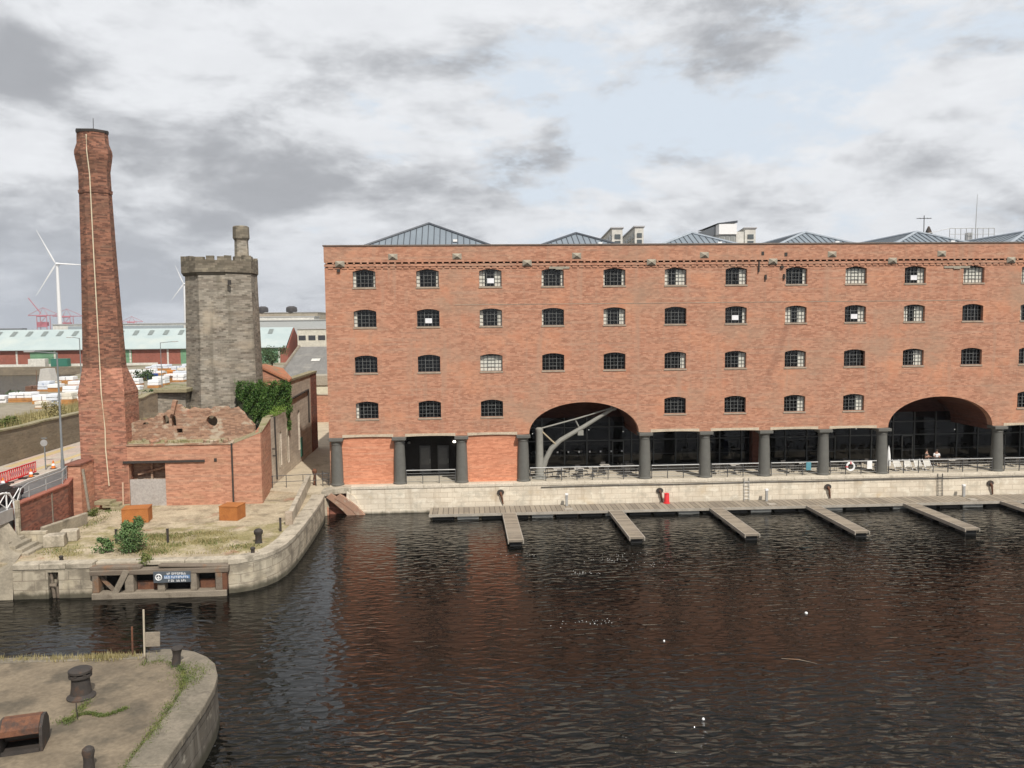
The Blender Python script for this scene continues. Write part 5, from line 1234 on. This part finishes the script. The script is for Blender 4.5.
# board on posts at the edge
t = thing('warning_board', (-2.75,-34.85,1.9), 'weathered plain board on a tall pole at the edge of the foreground pier', 'sign')
m = MB(); m.tube([(-2.82,-34.62,1.5),(-2.78,-34.6,3.95)], .04, 6); m.build('pole', plain('pale_timber_pole', (.48,.42,.32), .8), t)
m = MB(); m.obox((-2.45,-34.62,2.68),(.58,.05,.62),R(6),R(2),'Y'); m.build('board', TIMBER, t, bevel=.01)
m = MB(); m.tube([(-3.33,-34.55,1.5),(-3.32,-34.5,3.2)], .04, 6); tag(m.build('rusty_post', RUST, loc=(-3.33,-34.5,1.9)), 'short rusty post left of the weathered board on the pier edge', 'post')
sp = [(random.uniform(-14,-3), -34.6, 1.96, .35, .12) for _ in range(30)] + [(random.uniform(-6.5,-3.6), -34.7, 1.96, .3, .15) for _ in range(10)]
grass('pier_edge_grass', sp, 3000, .2, DRYGRASS, 'dry grass along the far edge of the foreground pier', .016)
crack = [(-3.4+k*.13,-40.1+.05*k+.25*math.sin(k*.5),1.95,.06,.05) for k in range(14)]
edge = [(gi[i][0]-.03,gi[i][1],1.95,.10,.22) for i in range(3, min(44,len(gi)))]
patch = [(-.15,-36.3,1.99,.3,.3),(.0,-37.2,1.98,.2,.5),(-.1,-39.5,1.97,.16,.5),(.05,-41.2,1.97,.14,.5),(-.55,-36.6,1.96,.25,.35),(-.75,-35.9,1.96,.2,.2),(-.3,-37.3,1.96,.15,.3),(-3.35,-40.2,1.95,.16,.14),(-3.3,-39.2,1.95,.1,.3)]
m = MB()
for k in range(8500):
    x, y, z, rx, ry = random.choice(edge+patch*3+crack); q = (x+random.gauss(0,rx), y+random.gauss(0,ry), z)
    if random.random() < .5: m.blade(q, random.uniform(.04,.13), .9, .012)
    else: m.leaf((q[0],q[1],z+random.uniform(.01,.08)), .06)
tag(m.build('pier_weeds', WEED, fix=False), 'green weeds in the cracks and joints of the foreground pier', 'weeds', kind='stuff')
# litter on the water, pale flecks for foam and painted glints
for x, y, r_, lab in ((28.8,-26.8,.09,'small white float on the open water right of centre'),(20.3,-30.0,.05,'tiny white scrap floating below the glinting water'),(19.9,-38.0,.06,'white scrap floating near the lower edge of the photo')):
    m = MB(); m.lathe((x,y,-.08), [(r_*.6,0),(r_,.07),(r_*.8,.13),(r_*.2,.16)], 9); tag(m.build('floating_litter', WHITE, loc=(x,y,0)), lab, 'litter')
m = MB(); m.tube([(25.2,-32.5,.0),(25.9,-32.75,.03),(26.6,-33.2,.0)], [.015,.025,.012], 6); tag(m.build('floating_stick', WETTIMBER, loc=(25.9,-32.7,0)), 'bent stick floating on the open water', 'stick')
m = MB()
for cx, cy, n in ((17.6,-18.6,26),(19.6,-16,22),(22.4,-17.3,16),(17.1,-27.1,30),(14.2,-14.2,14),(21.2,-15,14)):
    for k in range(n):
        x, y, r_ = cx+random.gauss(0,.9), cy+random.gauss(0,.3), random.uniform(.01,.026)
        m.lathe((x,y,-.01), [(r_*1.6,0),(r_,.018)], 6)
tag(m.build('water_foam_glints', plain('foam', (.62,.62,.60), .8)), 'pale flecks of foam and painted glints on the dark water', 'foam', kind='stuff')

# ================================================================== ROAD FURNITURE
def lamp_post(x, y, z, h, ang, arm, lab, r_=.09):
    t = thing('street_lamp', (x,y,z), lab, 'street lamp', 'lamp posts')
    m = MB(); m.lathe((x,y,z), [(r_*1.7,0),(r_*1.5,1.2),(r_,1.35),(r_*.6,h)], 10); m.build('post', GALV_DARK, t, smooth=True)
    ex, ey = x+arm*math.cos(ang), y+arm*math.sin(ang)
    m = MB(); m.tube([(x,y,z+h-.05),(ex,ey,z+h+.1)], .045, 6); m.build('arm', GALV_DARK, t)
    m = MB(); m.obox((ex+.3*math.cos(ang),ey+.3*math.sin(ang),z+h+.1),(.75,.26,.12),ang); m.build('lamp_head', GALV, t, bevel=.03)
GALV_DARK = plain('grey_lamp_paint', (.20,.215,.22), .5)
lamp_post(-19.85,-5.0,4.4,9.4,R(180),1.7,'tall grey street lamp beside the road left of the chimney')
lamp_post(-38.5,40.2,2.5,11.8,R(200),.8,'plain grey lamp post close to the left side of the chimney')
lamp_post(-30.2,45.3,2.5,11.0,R(10),1.6,'slim grey lamp post between the chimney and the stone tower',.07)
t = thing('road_sign', (-22.3,-2.6,4.5), 'back of a round road sign on a grey pole beside the road', 'road sign')
m = MB(); m.tube([(-22.3,-2.6,4.5),(-22.3,-2.6,7.0)], .05, 8); m.build('pole', GALV_DARK, t)
m = MB(); m.lathe((0,0,0), [(.27,-.015),(.27,.015)], 20); m.v = [(-22.3+p[0],-2.68+p[2],6.65+p[1]) for p in m.v]; m.build('disc', GALV, t)
m = MB(); m.box(-22.5,-22.05,-2.7,-2.66,7.0,7.07); m.build('plate', GALV_DARK, t)
for k, y in enumerate((-9.6,-7.4,-5.6)):
    t = thing('road_barrier', (-22.0,y,4.5), f'red plastic mesh road barrier by the kerb, {["nearest","middle","farthest"][k]} of the row', 'barrier', 'red barriers along the kerb')
    M4 = Matrix.Translation((-22.05,y,4.53)) @ Matrix.Rotation(R(-2),4,'Z')
    m = MB(); a_ = .98
    m.box(-.03,.03,-a_,a_,.92,1.0); m.box(-.03,.03,-a_,a_,.16,.26)
    for q in range(9): yy = -a_+q*a_/4; m.box(-.022,.022,yy-.04 if q else yy,yy+.04 if q < 8 else yy,.261,.919)
    trm(m).build('panel', REDPLASTIC, t)
    m = MB(); m.box(-.025,.025,-.7,.7,.5,.72); trm(m).build('reflector_band', rough_mat('white_red_band', (.75,.35,.35), (.70,.2,.2), 3) if k == 0 else bpy.data.materials['white_red_band'], t)
    for yy in (-.8,.8):
        m = MB(); m.box(-.28,.28,yy-.08,yy+.08,0,.1); trm(m).build('foot', DARKIRON, t)
for x, y, lab in ((-21.75,-5.9,'traffic cone by the kerb at the end of the red barriers'),(-21.9,-2.2,'traffic cone standing farther along the kerb near the lamp'),(-21.9,-9.4,'small traffic cone by the nearest red barrier')):
    t = thing('traffic_cone', (x,y,4.53), lab, 'traffic cone', 'cones along the kerb')
    m = MB(); m.box(x-.2,x+.2,y-.2,y+.2,4.53,4.57); m.build('base', DARKIRON, t)
    m = MB(); m.lathe((x,y,4.572), [(.16,0),(.04,.6)], 12); m.build('cone', ORANGE, t, smooth=True)
    m = MB(); m.lathe((x,y,4.572), [(.132,.2),(.095,.38)], 12, False); m.v = [(x+(p[0]-x)*1.08,y+(p[1]-y)*1.08,p[2]) for p in m.v]; m.build('band', WHITE, t, smooth=True)
# dark car at the left edge
t = thing('parked_car', (-19.3,-15.4,4.4), 'dark car on the road cut off by the left edge of the photo', 'car')
m = MB(); prof = [(-2.1,.35),(-2.15,.7),(-1.95,.92),(-.9,1.0),(-.25,1.42),(1.2,1.45),(1.9,1.05),(2.12,.95),(2.15,.4),(1.6,.28),(-1.6,.28)]
M4 = Matrix.Translation((-19.3,-15.4,4.4)) @ Matrix.Rotation(R(-90),4,'Z')
m.poly([prof], lambda a,b:(a,-.86+max(0,b-1.0)*.3,b), lambda a,b:(a,.86-max(0,b-1.0)*.3,b)); trm(m).build('body', CARPAINT, t, bevel=.06)
m = MB(); 
for sg in (-1,1): m.add([(-.75,sg*.862,1.02),(1.6,sg*.862,1.05),(1.1,sg*.76,1.38),(-.2,sg*.76,1.36)], [(0,1,2,3)])
m.add([(-.93,-.7,1.03),(-.93,.7,1.03),(-.3,.62,1.41),(-.3,-.62,1.41)], [(0,1,2,3)]); trm(m).build('window', plain('car_glass', (.03,.035,.04), .08), t)
for sg in (-.8,.8):
    for a_ in (-1.35,1.3):
        m = MB(); m.lathe((0,0,0), [(.32,-.1),(.32,.1)], 18); m.v = [(a_+p[0], sg+p[2], .32+p[1]) for p in m.v]; wl = trm(m).build('wheel', TYRE, t)
        m = MB(); m.lathe((0,0,0), [(.2,-.11),(.2,.11)], 12); m.v = [(a_+p[0], sg+p[2], .32+p[1]) for p in m.v]; trm(m).build('rim', GALV, wl)
    m = MB(); m.obox((-2.1,sg*.8,.78),(.1,.32,.14)); trm(m).build('headlight', GALV, t)

# ================================================================== TIMBER YARD
def pack(x, y, ln, wd, h, wood_h, lab, wrap=None, wood=None, rz=0.0):
    t = thing('timber_stack', (x,y,2.5), lab, 'timber stack', 'wrapped timber stacks in the yard')
    if wood_h > .05:
        m = MB(); n = max(1, int(wood_h/.35))
        for k in range(n): m.obox((x,y,2.5+wood_h*(k+.5)/n),(ln*.99,wd*.98,wood_h/n-.03),rz)
        m.build('timber', wood or WOOD, t)
    m = MB(); n = max(1, int(ln/1.35)); rowsn = max(1, round((h-wood_h)/.6)); hh = (h-wood_h)/rowsn
    for q in range(rowsn):
        for k in range(n):
            if q == rowsn-1 and rowsn > 1 and random.random() < .25: continue
            off = (k+.5)/n*ln-ln/2; h2 = hh*random.uniform(.86,.97)
            m.obox((x+off*math.cos(rz),y+off*math.sin(rz)+random.uniform(-.15,.15),2.5+wood_h+q*hh+h2/2+.01),(ln/n-random.uniform(.06,.2),wd*random.uniform(.8,1),h2),rz+random.uniform(-.05,.05))
    m.build('wrapping', wrap or random.choice((WRAP, WRAP, WRAP, WRAPCREAM, WRAPBLUE)), t, bevel=.04)
rows = [(-67.1,82.8,5.4,3,1.7,.75,'long stack with ochre planks under white wraps, left of the lamp post'),(-71.5,82.2,3.0,3,1.25,.0,'all white low stack at the far left edge of the yard'),
 (-73.2,106,2.2,3,2.25,.85,'white topped stack with brown sides behind the lamp post'),(-75.9,107.5,2.4,3,2.1,.4,'white stack left of the brown sided one behind the lamp post'),(-70.5,110.5,4.0,3,1.85,1.1,'brown sided stack with pale top just left of the chimney'),
 (-57.5,72.6,1.9,2.6,2.2,.0,'bright white stack right beside the grey lamp post'),(-55.9,74,2.0,2.6,2.2,1.1,'half wrapped stack right of the lamp post'),(-55.6,76.4,2.8,3,1.35,.75,'ochre plank stack with white top beside the chimney'),(-58.3,70.2,2.0,2,1.15,.1,'low white stack in front of the bright white one'),
 (-74,152.5,6.0,4,1.9,.5,'wide white stack right of the chimney below the green doors'),(-78.6,181,8.0,4,1.9,.8,'long white stack with dark side in front of the shed'),(-60,113,2.6,3,2.6,.9,'tall white stack close to the right side of the chimney'),
 (-58.4,131.5,6.2,4,1.9,.4,'broad white stack next to the stone tower'),(-66,164,4.0,3,1.7,.3,'white stack far back beside the stone tower'),(-81,210,2.2,3,1.4,0,'small white stack against the shed wall by the tower'),(-55.6,112.5,2.4,3,1.75,.6,'white stack with reddish timber low beside the tower'),(-57.7,107.5,2.2,2.4,.9,0,'low white stack above the bushes right of the chimney'),
 (-63.5,120.5,3.0,3,1.5,.0,'plain white stack between the blue and brown ones'),(-70,140,3.2,3,1.6,.5,'white stack set behind the blue wrapped one')]
for r_ in rows: pack(*r_)
pack(-78.8,108.6,2.8,3,1.1,.0,'dark brown covered stack by the water', BROWNTARP); pack(-76.4,108.2,1.4,2.6,1.3,.0,'slate grey covered stack beside the dark brown one', plain('grey_wrap', (.23,.22,.24), .6))
pack(-66,139.4,2.2,2.2,1.55,.0,'deep blue wrapped stack right of the chimney', BLUE); pack(-65.5,151,1.7,2,1.8,.0,'orange crate stack next to the blue stack', plain('orange_wrap', (.62,.24,.05), .6)); pack(-59,129,2.2,3,1.5,1.0,'bare brown timber stack beside the stone tower', BROWNTARP)
pack(-69,112,1.8,3,1.5,.2,'teal covered stack against the chimney edge', TEAL)
extra = [(-62.5,79,3.0,1.4,.4),(-78,114,3.0,1.6,.6),(-66,97,2.6,1.7,.0),(-62,90,2.4,1.4,.5),(-82,130,3.5,1.7,.5),(-78,134,3.0,1.8,.9),(-70.5,122,2.8,1.7,.4),(-63,104,2.0,1.6,.0),(-72.5,160,4.0,1.7,.3),(-61,145,3.5,1.8,.6),(-57.5,121,3.0,1.9,.2),(-70,172,5.0,1.8,.0)]
where = ['in the gap behind the lamp post','left of the tarpaulin hut by the water','just left of the chimney, middle row','just left of the chimney, front row','by the water, farthest row','by the water, second row','hidden mostly by the chimney','low beside the chimney shaft','in the far row below the shed','close to the tower, third row','close to the tower, second row','in the farthest row of the yard']
for (x, y, ln, h, wd_), pl in zip(extra, where): pack(x, y, ln, 2.6, h, wd_*h, 'white wrapped timber stack ' + pl, rz=random.uniform(-.2,.2))
t = thing('pitched_hut', (-84,125,2.5), 'pale grey sail like tarpaulin hut at the water edge', 'hut')
m = MB(); m.wall_xz([[(-85.9,2.5),(-82.6,2.5),(-83.4,6.3),(-85.2,6.3)]], 124, 127); m.build('tarpaulin', plain('pale_tarp', (.52,.50,.46)), t)
m = MB(); m.tube([(-86,123.8,2.5),(-86,123.8,6)], .06, 5); m.build('pole', RUST, t)
for k, (x, y, r, h, lab) in enumerate(((-66.5,135.5,2.2,2.4,'rounded bush in front of the green shed doors'),(-43,66,2.4,3.2,'olive bush between the chimney and the wall in the yard'),(-40.5,70,1.8,2.6,'smaller bush right of the olive bush in the yard'),(-70,83.5,2,1.2,'low dark bush at the left edge below the white stacks'))):
    bush(x,y,2.5,r,h,900,lab, (TREELEAF,WEED,TREELEAF,TREELEAF)[k], .5)
def tree(x, y, z, h, r, lab):
    t = thing('tree', (x,y,z), lab, 'tree')
    tr_ = MB(); tr_.tube([(x,y,z),(x+.1,y,z+h*.3),(x-.1,y+.1,z+h*.6)], [.28,.2,.1], 8)
    for k in range(7):
        a_ = k*.9; tr_.tube([(x,y,z+h*.3),(x+r*.6*math.cos(a_),y+r*.6*math.sin(a_),z+h*random.uniform(.5,.8))], [.1,.03], 5)
    tr_.build('trunk', BARK, t); lf = MB()
    lobes = [(x+random.gauss(0,r*.45),y+random.gauss(0,r*.45),z+h*random.uniform(.4,.85),r*random.uniform(.3,.55)) for _ in range(12)]
    for k in range(1500):
        l = random.choice(lobes); d = Vector((random.gauss(0,1),random.gauss(0,1),random.gauss(0,1))).normalized()*l[3]*random.uniform(.5,1.1); lf.leaf((l[0]+d.x,l[1]+d.y,l[2]+d.z), .55)
    lf.build('crown', TREELEAF, t, fix=False)
tree(-43,166,2.5,7.2,3.6,'dark green tree beside the right end of the shed')

# ================================================================== SHEDS AND FAR BUILDINGS
def shed(x0, x1, y0, z0, ze, zr, dep, lab):
    t = thing('dock_shed', ((x0+x1)/2,y0,z0), lab, 'shed', 'long dock sheds')
    m = MB(); m.box(x0,x1,y0,y0+2*dep,z0,ze); m.wall_yz([[(y0,ze),(y0+2*dep,ze),(y0+dep,zr)]], x1-.3, x1+.001); m.wall_yz([[(y0,ze),(y0+2*dep,ze),(y0+dep,zr)]], x0, x0+.3); m.build('wall', SHEDBRICK, t)
    m = MB(); m.poly([[(y0-1.2,ze-.05),(y0+dep,zr),(y0+2*dep+1,ze-.05),(y0+2*dep+1,ze+.2),(y0+dep,zr+.25),(y0-1.2,ze+.2)]], lambda a,b:(x0-.5,a,b), lambda a,b:(x1-.4,a,b)); rf = m.build('roof', SHEDROOF, t)
    k = 0; x = x0+4
    while x < x1-4:
        m = MB(); s = (zr-ze)/dep; f0, f1 = .62, .86
        P = lambda xx, f: (xx, y0+dep*f, ze+(zr-ze)*f+.62)
        m.add([P(x,f0),P(x+1.6,f0),P(x+1.6,f1),P(x,f1)], [(0,1,2,3)]); m.build('skylight', plain('skylight_grey', (.20,.23,.22), .6) if 'skylight_grey' not in bpy.data.materials else bpy.data.materials['skylight_grey'], rf)
        x += 5.4; k += 1
    x = x0+6; k = 0
    while x < x1-8:
        m = MB(); m.box(x,x+9.0,y0-.12,y0-.01,z0,ze-.3)
        for q in range(4): m.box(x,x+9,y0-.17,y0-.121,z0+.6+q*1.15,z0+.75+q*1.15)
        m.build('door', GREENSHED, t); x += 26; k += 1
    x = x0+1
    while x < x1: m = MB(); m.box(x,x+.6,y0-.16,y0-.003,z0,ze-.2); m.build('post', OFFWHITE, t); x += 13.03
shed(-200,-52.3,232,2.2,7.65,14.6,12.5,'long red brick dock shed with a pale aqua roof and green doors')
t = thing('quay_wall', (-150,214,0), 'low stone bank along the far side of the second dock', 'quay wall')
m = MB(); m.box(-420,-96,213.4,213.98,-1,2.6); m.build('wall', RUBBLEWALL, t)
m = MB(); m.box(-420,-96,226,226.4,2.2,3.0); m.build('kerb_wall', OFFWHITE, t)
for x, lab, mt in ((-128,'green skip beside the shed wall left of the chimney',GREENPAINT),(-135.5,'white cabin beside the green skip',OFFWHITE)):
    t = thing('storage_cabin', (x,224,2.2), lab, 'cabin'); m = MB(); m.box(x-2.8,x+2.8,223,225.5,2.2,4.9); m.build('body', mt, t, bevel=.05)
    m = MB(); m.box(x-2.5,x+2.5,222.93,222.99,2.4,4.7); m.build('door', mt, t)
def block(x0, x1, y0, y1, z0, z1, mat, lab, nm='building', rows=0, cols=8, roofm=None):
    t = thing(nm, ((x0+x1)/2,y0,z0), lab, 'building')
    m = MB(); m.box(x0,x1,y0,y1,z0,z1); m.build('wall', mat, t)
    m = MB(); m.box(x0-.3,x1+.3,y0-.3,y1+.3,z1+.005,z1+.35); m.build('roof', roofm or plain('flat_roof', (.40,.40,.39)) if 'flat_roof' not in bpy.data.materials else (roofm or bpy.data.materials['flat_roof']), t)
    for r_ in range(rows):
        for c in range(cols):
            a_ = x0+(x1-x0)*(c+.12)/cols; b_ = x0+(x1-x0)*(c+.85)/cols; zz_ = z0+(z1-z0)*.66
            m = MB(); m.box(a_,b_,y0-.08,y0-.004,zz_,zz_+(z1-z0)*.15); m.build('window', SIDEWIN2, t)
    return t
SIDEWIN2 = plain('dark_far_window', (.05,.05,.055), .2)
t = block(-152,-96,270,300,2.2,16.6,OFFWHITE,'long flat white roofed shed behind the aqua shed')
m = MB(); m.box(-146,-101,269.7,269.95,14.2,16.0); m.build('grey_band', plain('grey_band', (.30,.34,.36)), t)
t = block(-100,-63,358,390,2.2,21.8,rough_mat('tan_cladding', (.42,.37,.29), (.37,.33,.26), .1, bump=0),'tan flat topped building with two dark roof vents beyond the tower')
for x in (-91,-76.5):
    m = MB(); m.lathe((x,360,21.9), [(2.6,0),(2.9,1.2),(2.7,2.6),(1.4,3.3)], 12); m.build('roof_vent', plain('dark_vent', (.06,.055,.055)) if x == -91 else bpy.data.materials['dark_vent'], t, smooth=True)
m = MB(); m.box(-94,-85,356.5,357.9,16,19.5); m.build('red_annex', SHEDBRICK, t)
block(-95,-20,298,330,2.2,17.5,plain('pale_grey_shed', (.42,.44,.44)),'wide pale grey shed in front of the tan building')
block(-49.5,-25,236,262,2.2,14.0,rough_mat('cream_wall', (.62,.585,.50), (.56,.53,.45), .2, bump=0),'cream office building with a strip of dark windows right of the shed','office_building',1,7)
block(-88,-60,330,345,2.2,19.4,OFFWHITE,'low white building in front of the dark roof vents')
# grey sheet roofed shed and walls at the end of the alley
t = thing('storage_shed', (-10,90,2.5), 'shed with a big weathered grey sheet roof beyond the alley', 'shed')
m = MB(); m.add([(-22.5,78,6.2),(8,78,6.2),(8,98,11.3),(-22.0,98,11.3)], [(0,1,2,3)]); m.add([(-22.5,78,6.05),(8,78,6.05),(8,98,11.15),(-22.0,98,11.15)], [(3,2,1,0)]); m.build('roof', rough_mat('weathered_sheet', (.23,.222,.207), (.19,.183,.17), .5, (.28,.265,.235), .3, .55, .7, stretch=(3,.6,1)), t)
for x in (-18,-12):
    m = MB(); m.add([(x,88,8.85),(x+1.6,88,8.85),(x+1.6,89.6,9.26),(x,89.6,9.26)], [(0,1,2,3)]); m.build('skylight', OFFWHITE, t)
m = MB(); m.box(-22,8,79,97,2.5,6.0); m.build('wall', rough_mat('tan_render', (.40,.35,.27), (.34,.30,.24), .5), t)
m = MB(); m.tube([(-22.4,78,6.25),(-22,98,11.4)], .3, 6); m.build('verge', TIMBER, t)
t = thing('yard_wall', (-9,47,2), 'red brick yard wall closing the far end of the alley', 'wall')
m = MB(); m.box(-20,-.7,47,47.4,1.5,5.9); m.build('wall', BASEBRICK, t)
m = MB(); m.box(-20,-.7,46.9,47.5,5.903,6.05); m.build('coping', COPING, t)
t = thing('cream_hut', (-8,53,2.5), 'cream walled hut behind the red yard wall', 'hut')
m = MB(); m.box(-12,-6.5,52,56,2.1,6.9); m.build('wall', plain('cream_paint', (.70,.66,.50)), t)
m = MB(); m.box(-12.2,-6.3,51.8,56.2,6.903,8.3); m.build('roof', rough_mat('hut_roof', (.42,.37,.29), (.36,.32,.25), .6), t)
for k, (x, y) in enumerate(((-4.2,44.5),(-3.0,44.8),(-2.1,44.3))):
    t = thing('parked_bicycle', (x,y,2.1), f'pale parked bicycle at the end of the alley, {OW[k]} from the left', 'bicycle', 'bicycles at the end of the alley')
    for d in (-.5,.5):
        m = MB(); m.tube([(x+d+.33*math.cos(q*PI/8), y, 2.45+.33*math.sin(q*PI/8)) for q in range(17)], .03, 5); m.build('wheel', TYRE, t)
    m = MB(); m.tube([(x-.5,y,2.45),(x-.15,y,2.95),(x+.35,y,2.95),(x+.5,y,2.45)], .03, 5); m.tube([(x-.15,y,2.95),(x,y,2.45),(x+.35,y,2.95)], .03, 5); m.build('frame', WHITE, t)
    m = MB(); m.obox((x-.2,y,3.08),(.26,.12,.06)); m.build('saddle', TYRE, t)
    m = MB(); m.tube([(x+.35,y-.25,3.1),(x+.35,y+.25,3.1)], .02, 5); m.build('handlebar', RAIL, t)
# wind turbines
def turbine(x, y, zb, zh, rot, L_, lab):
    t = thing('wind_turbine', (x,y,zb), lab, 'wind turbine', 'wind turbines on the far shore')
    m = MB(); m.lathe((x,y,zb), [(2.4,0),(1.9,(zh-zb)*.5),(1.3,zh-zb)], 16); m.build('tower', WHITE, t, smooth=True)
    m = MB(); m.lathe((0,0,0), [(.7,-2.2),(1.5,-1.2),(1.6,3),(1.2,5)], 12); m.v = [(x+p[0],y+p[2],zh+p[1]) for p in m.v]; m.build('nacelle', WHITE, t, smooth=True)
    for k in range(3):
        a_ = rot+k*2*PI/3; u = Vector((math.cos(a_),0,math.sin(a_))); v = Vector((-math.sin(a_),0,math.cos(a_)))
        rs = []
        for f, ch in ((.02,.8),(.12,1.7),(.25,1.75),(.6,1.0),(.95,.4),(1.0,.1)):
            c = Vector((x,y-2.8,zh))+u*L_*f; rs.append([c-v*ch*.35, c+Vector((0,-.2*ch,0)), c+v*ch*.6, c+Vector((0,.2*ch,0))])
        m = MB(); m.rings(rs); m.build('blade', WHITE, t, smooth=True)
turbine(-405.6,814,0,80.6,R(117),39,'large white wind turbine left of the chimney')
turbine(-393,1165,0,76.5,R(112),30,'smaller looking white wind turbine partly hidden by the stone tower')
# port cranes
def port_crane(x, y, s, lab, mat, boom=True):
    t = thing('port_crane', (x,y,3), lab, 'crane', 'red port cranes on the horizon')
    m = MB()
    for dx in (-11,11):
        for dy in (-8,8): m.tube([(x+dx*s,y+dy*s,3),(x+dx*s,y+dy*s,3+42*s)], .8*s, 5)
    m.tube([(x-11*s,y-8*s,18*s),(x+11*s,y-8*s,18*s)], 1.3*s, 5); m.tube([(x-11*s,y-8*s,42*s),(x+11*s,y-8*s,42*s)], 1.5*s, 5); m.tube([(x-11*s,y-8*s,18*s),(x+11*s,y-8*s,42*s)], .7*s, 5); m.build('portal', mat, t)
    m = MB(); m.tube([(x-34*s,y,44*s),(x+36*s,y,44*s)], .9*s, 5); m.tube([(x-11*s,y,42*s),(x,y,62*s),(x+11*s,y,42*s)], .55*s, 5); m.tube([(x,y,62*s),(x+36*s,y,45*s)], .5*s, 4); m.tube([(x,y,62*s),(x-34*s,y,45*s)], .5*s, 4); m.build('boom', mat, t)
    m = MB(); m.box(x-14*s,x+10*s,y-4*s,y+4*s,19.5*s,29*s); m.build('machine_house', mat, t)
CRANERED = plain('faded_crane_red', (.50,.14,.17), .7)
port_crane(-905,1800,.95,'red gantry crane left of the large wind turbine with its jib raised', CRANERED)
m = MB(); m.tube([(-910,1800,46),(-935,1800,80)], 1.0, 5); o = m.build('raised_jib', CRANERED, [q for q in bpy.data.objects if q.name == 'port_crane'][0])
port_crane(-862,1815,.9,'red gantry crane directly behind the large wind turbine', CRANERED)
for x, s, lab in ((-600,.55,'faint small crane on the horizon just right of the chimney'),(-500,.5,'faint dark crane on the horizon left of the second turbine'),(-465,.5,'faint dark crane closest to the second turbine')):
    port_crane(x,1500 if x == -600 else 1700,s,lab, CRANERED if x == -600 else plain('far_crane_grey', (.15,.17,.20)) if 'far_crane_grey' not in bpy.data.materials else bpy.data.materials['far_crane_grey'])
block(-640,-560,1475,1500,1,16,SHEDBRICK,'far low red shed on the horizon right of the chimney')
block(-1250,-900,1700,1720,1,14,plain('far_grey', (.16,.17,.18)),'long grey dock building on the far horizon at left')

# ================================================================== HAZE
m = MB(); m.box(-1300,1300,-120,2200,-3,130)
hz = NT('haze_air'); hz.t.nodes.remove(hz.b)
pv = hz.n('ShaderNodeVolumePrincipled'); pv.inputs['Color'].default_value = (.86,.90,.96,1); pv.inputs['Density'].default_value = .00010; pv.inputs['Anisotropy'].default_value = .2
hz.l(pv.outputs[0], hz.t.nodes['Material Output'].inputs['Volume'])
HAZE = True
if HAZE: tag(m.build('haze', hz.m), 'thin pale haze over the far docks', 'haze', kind='stuff')
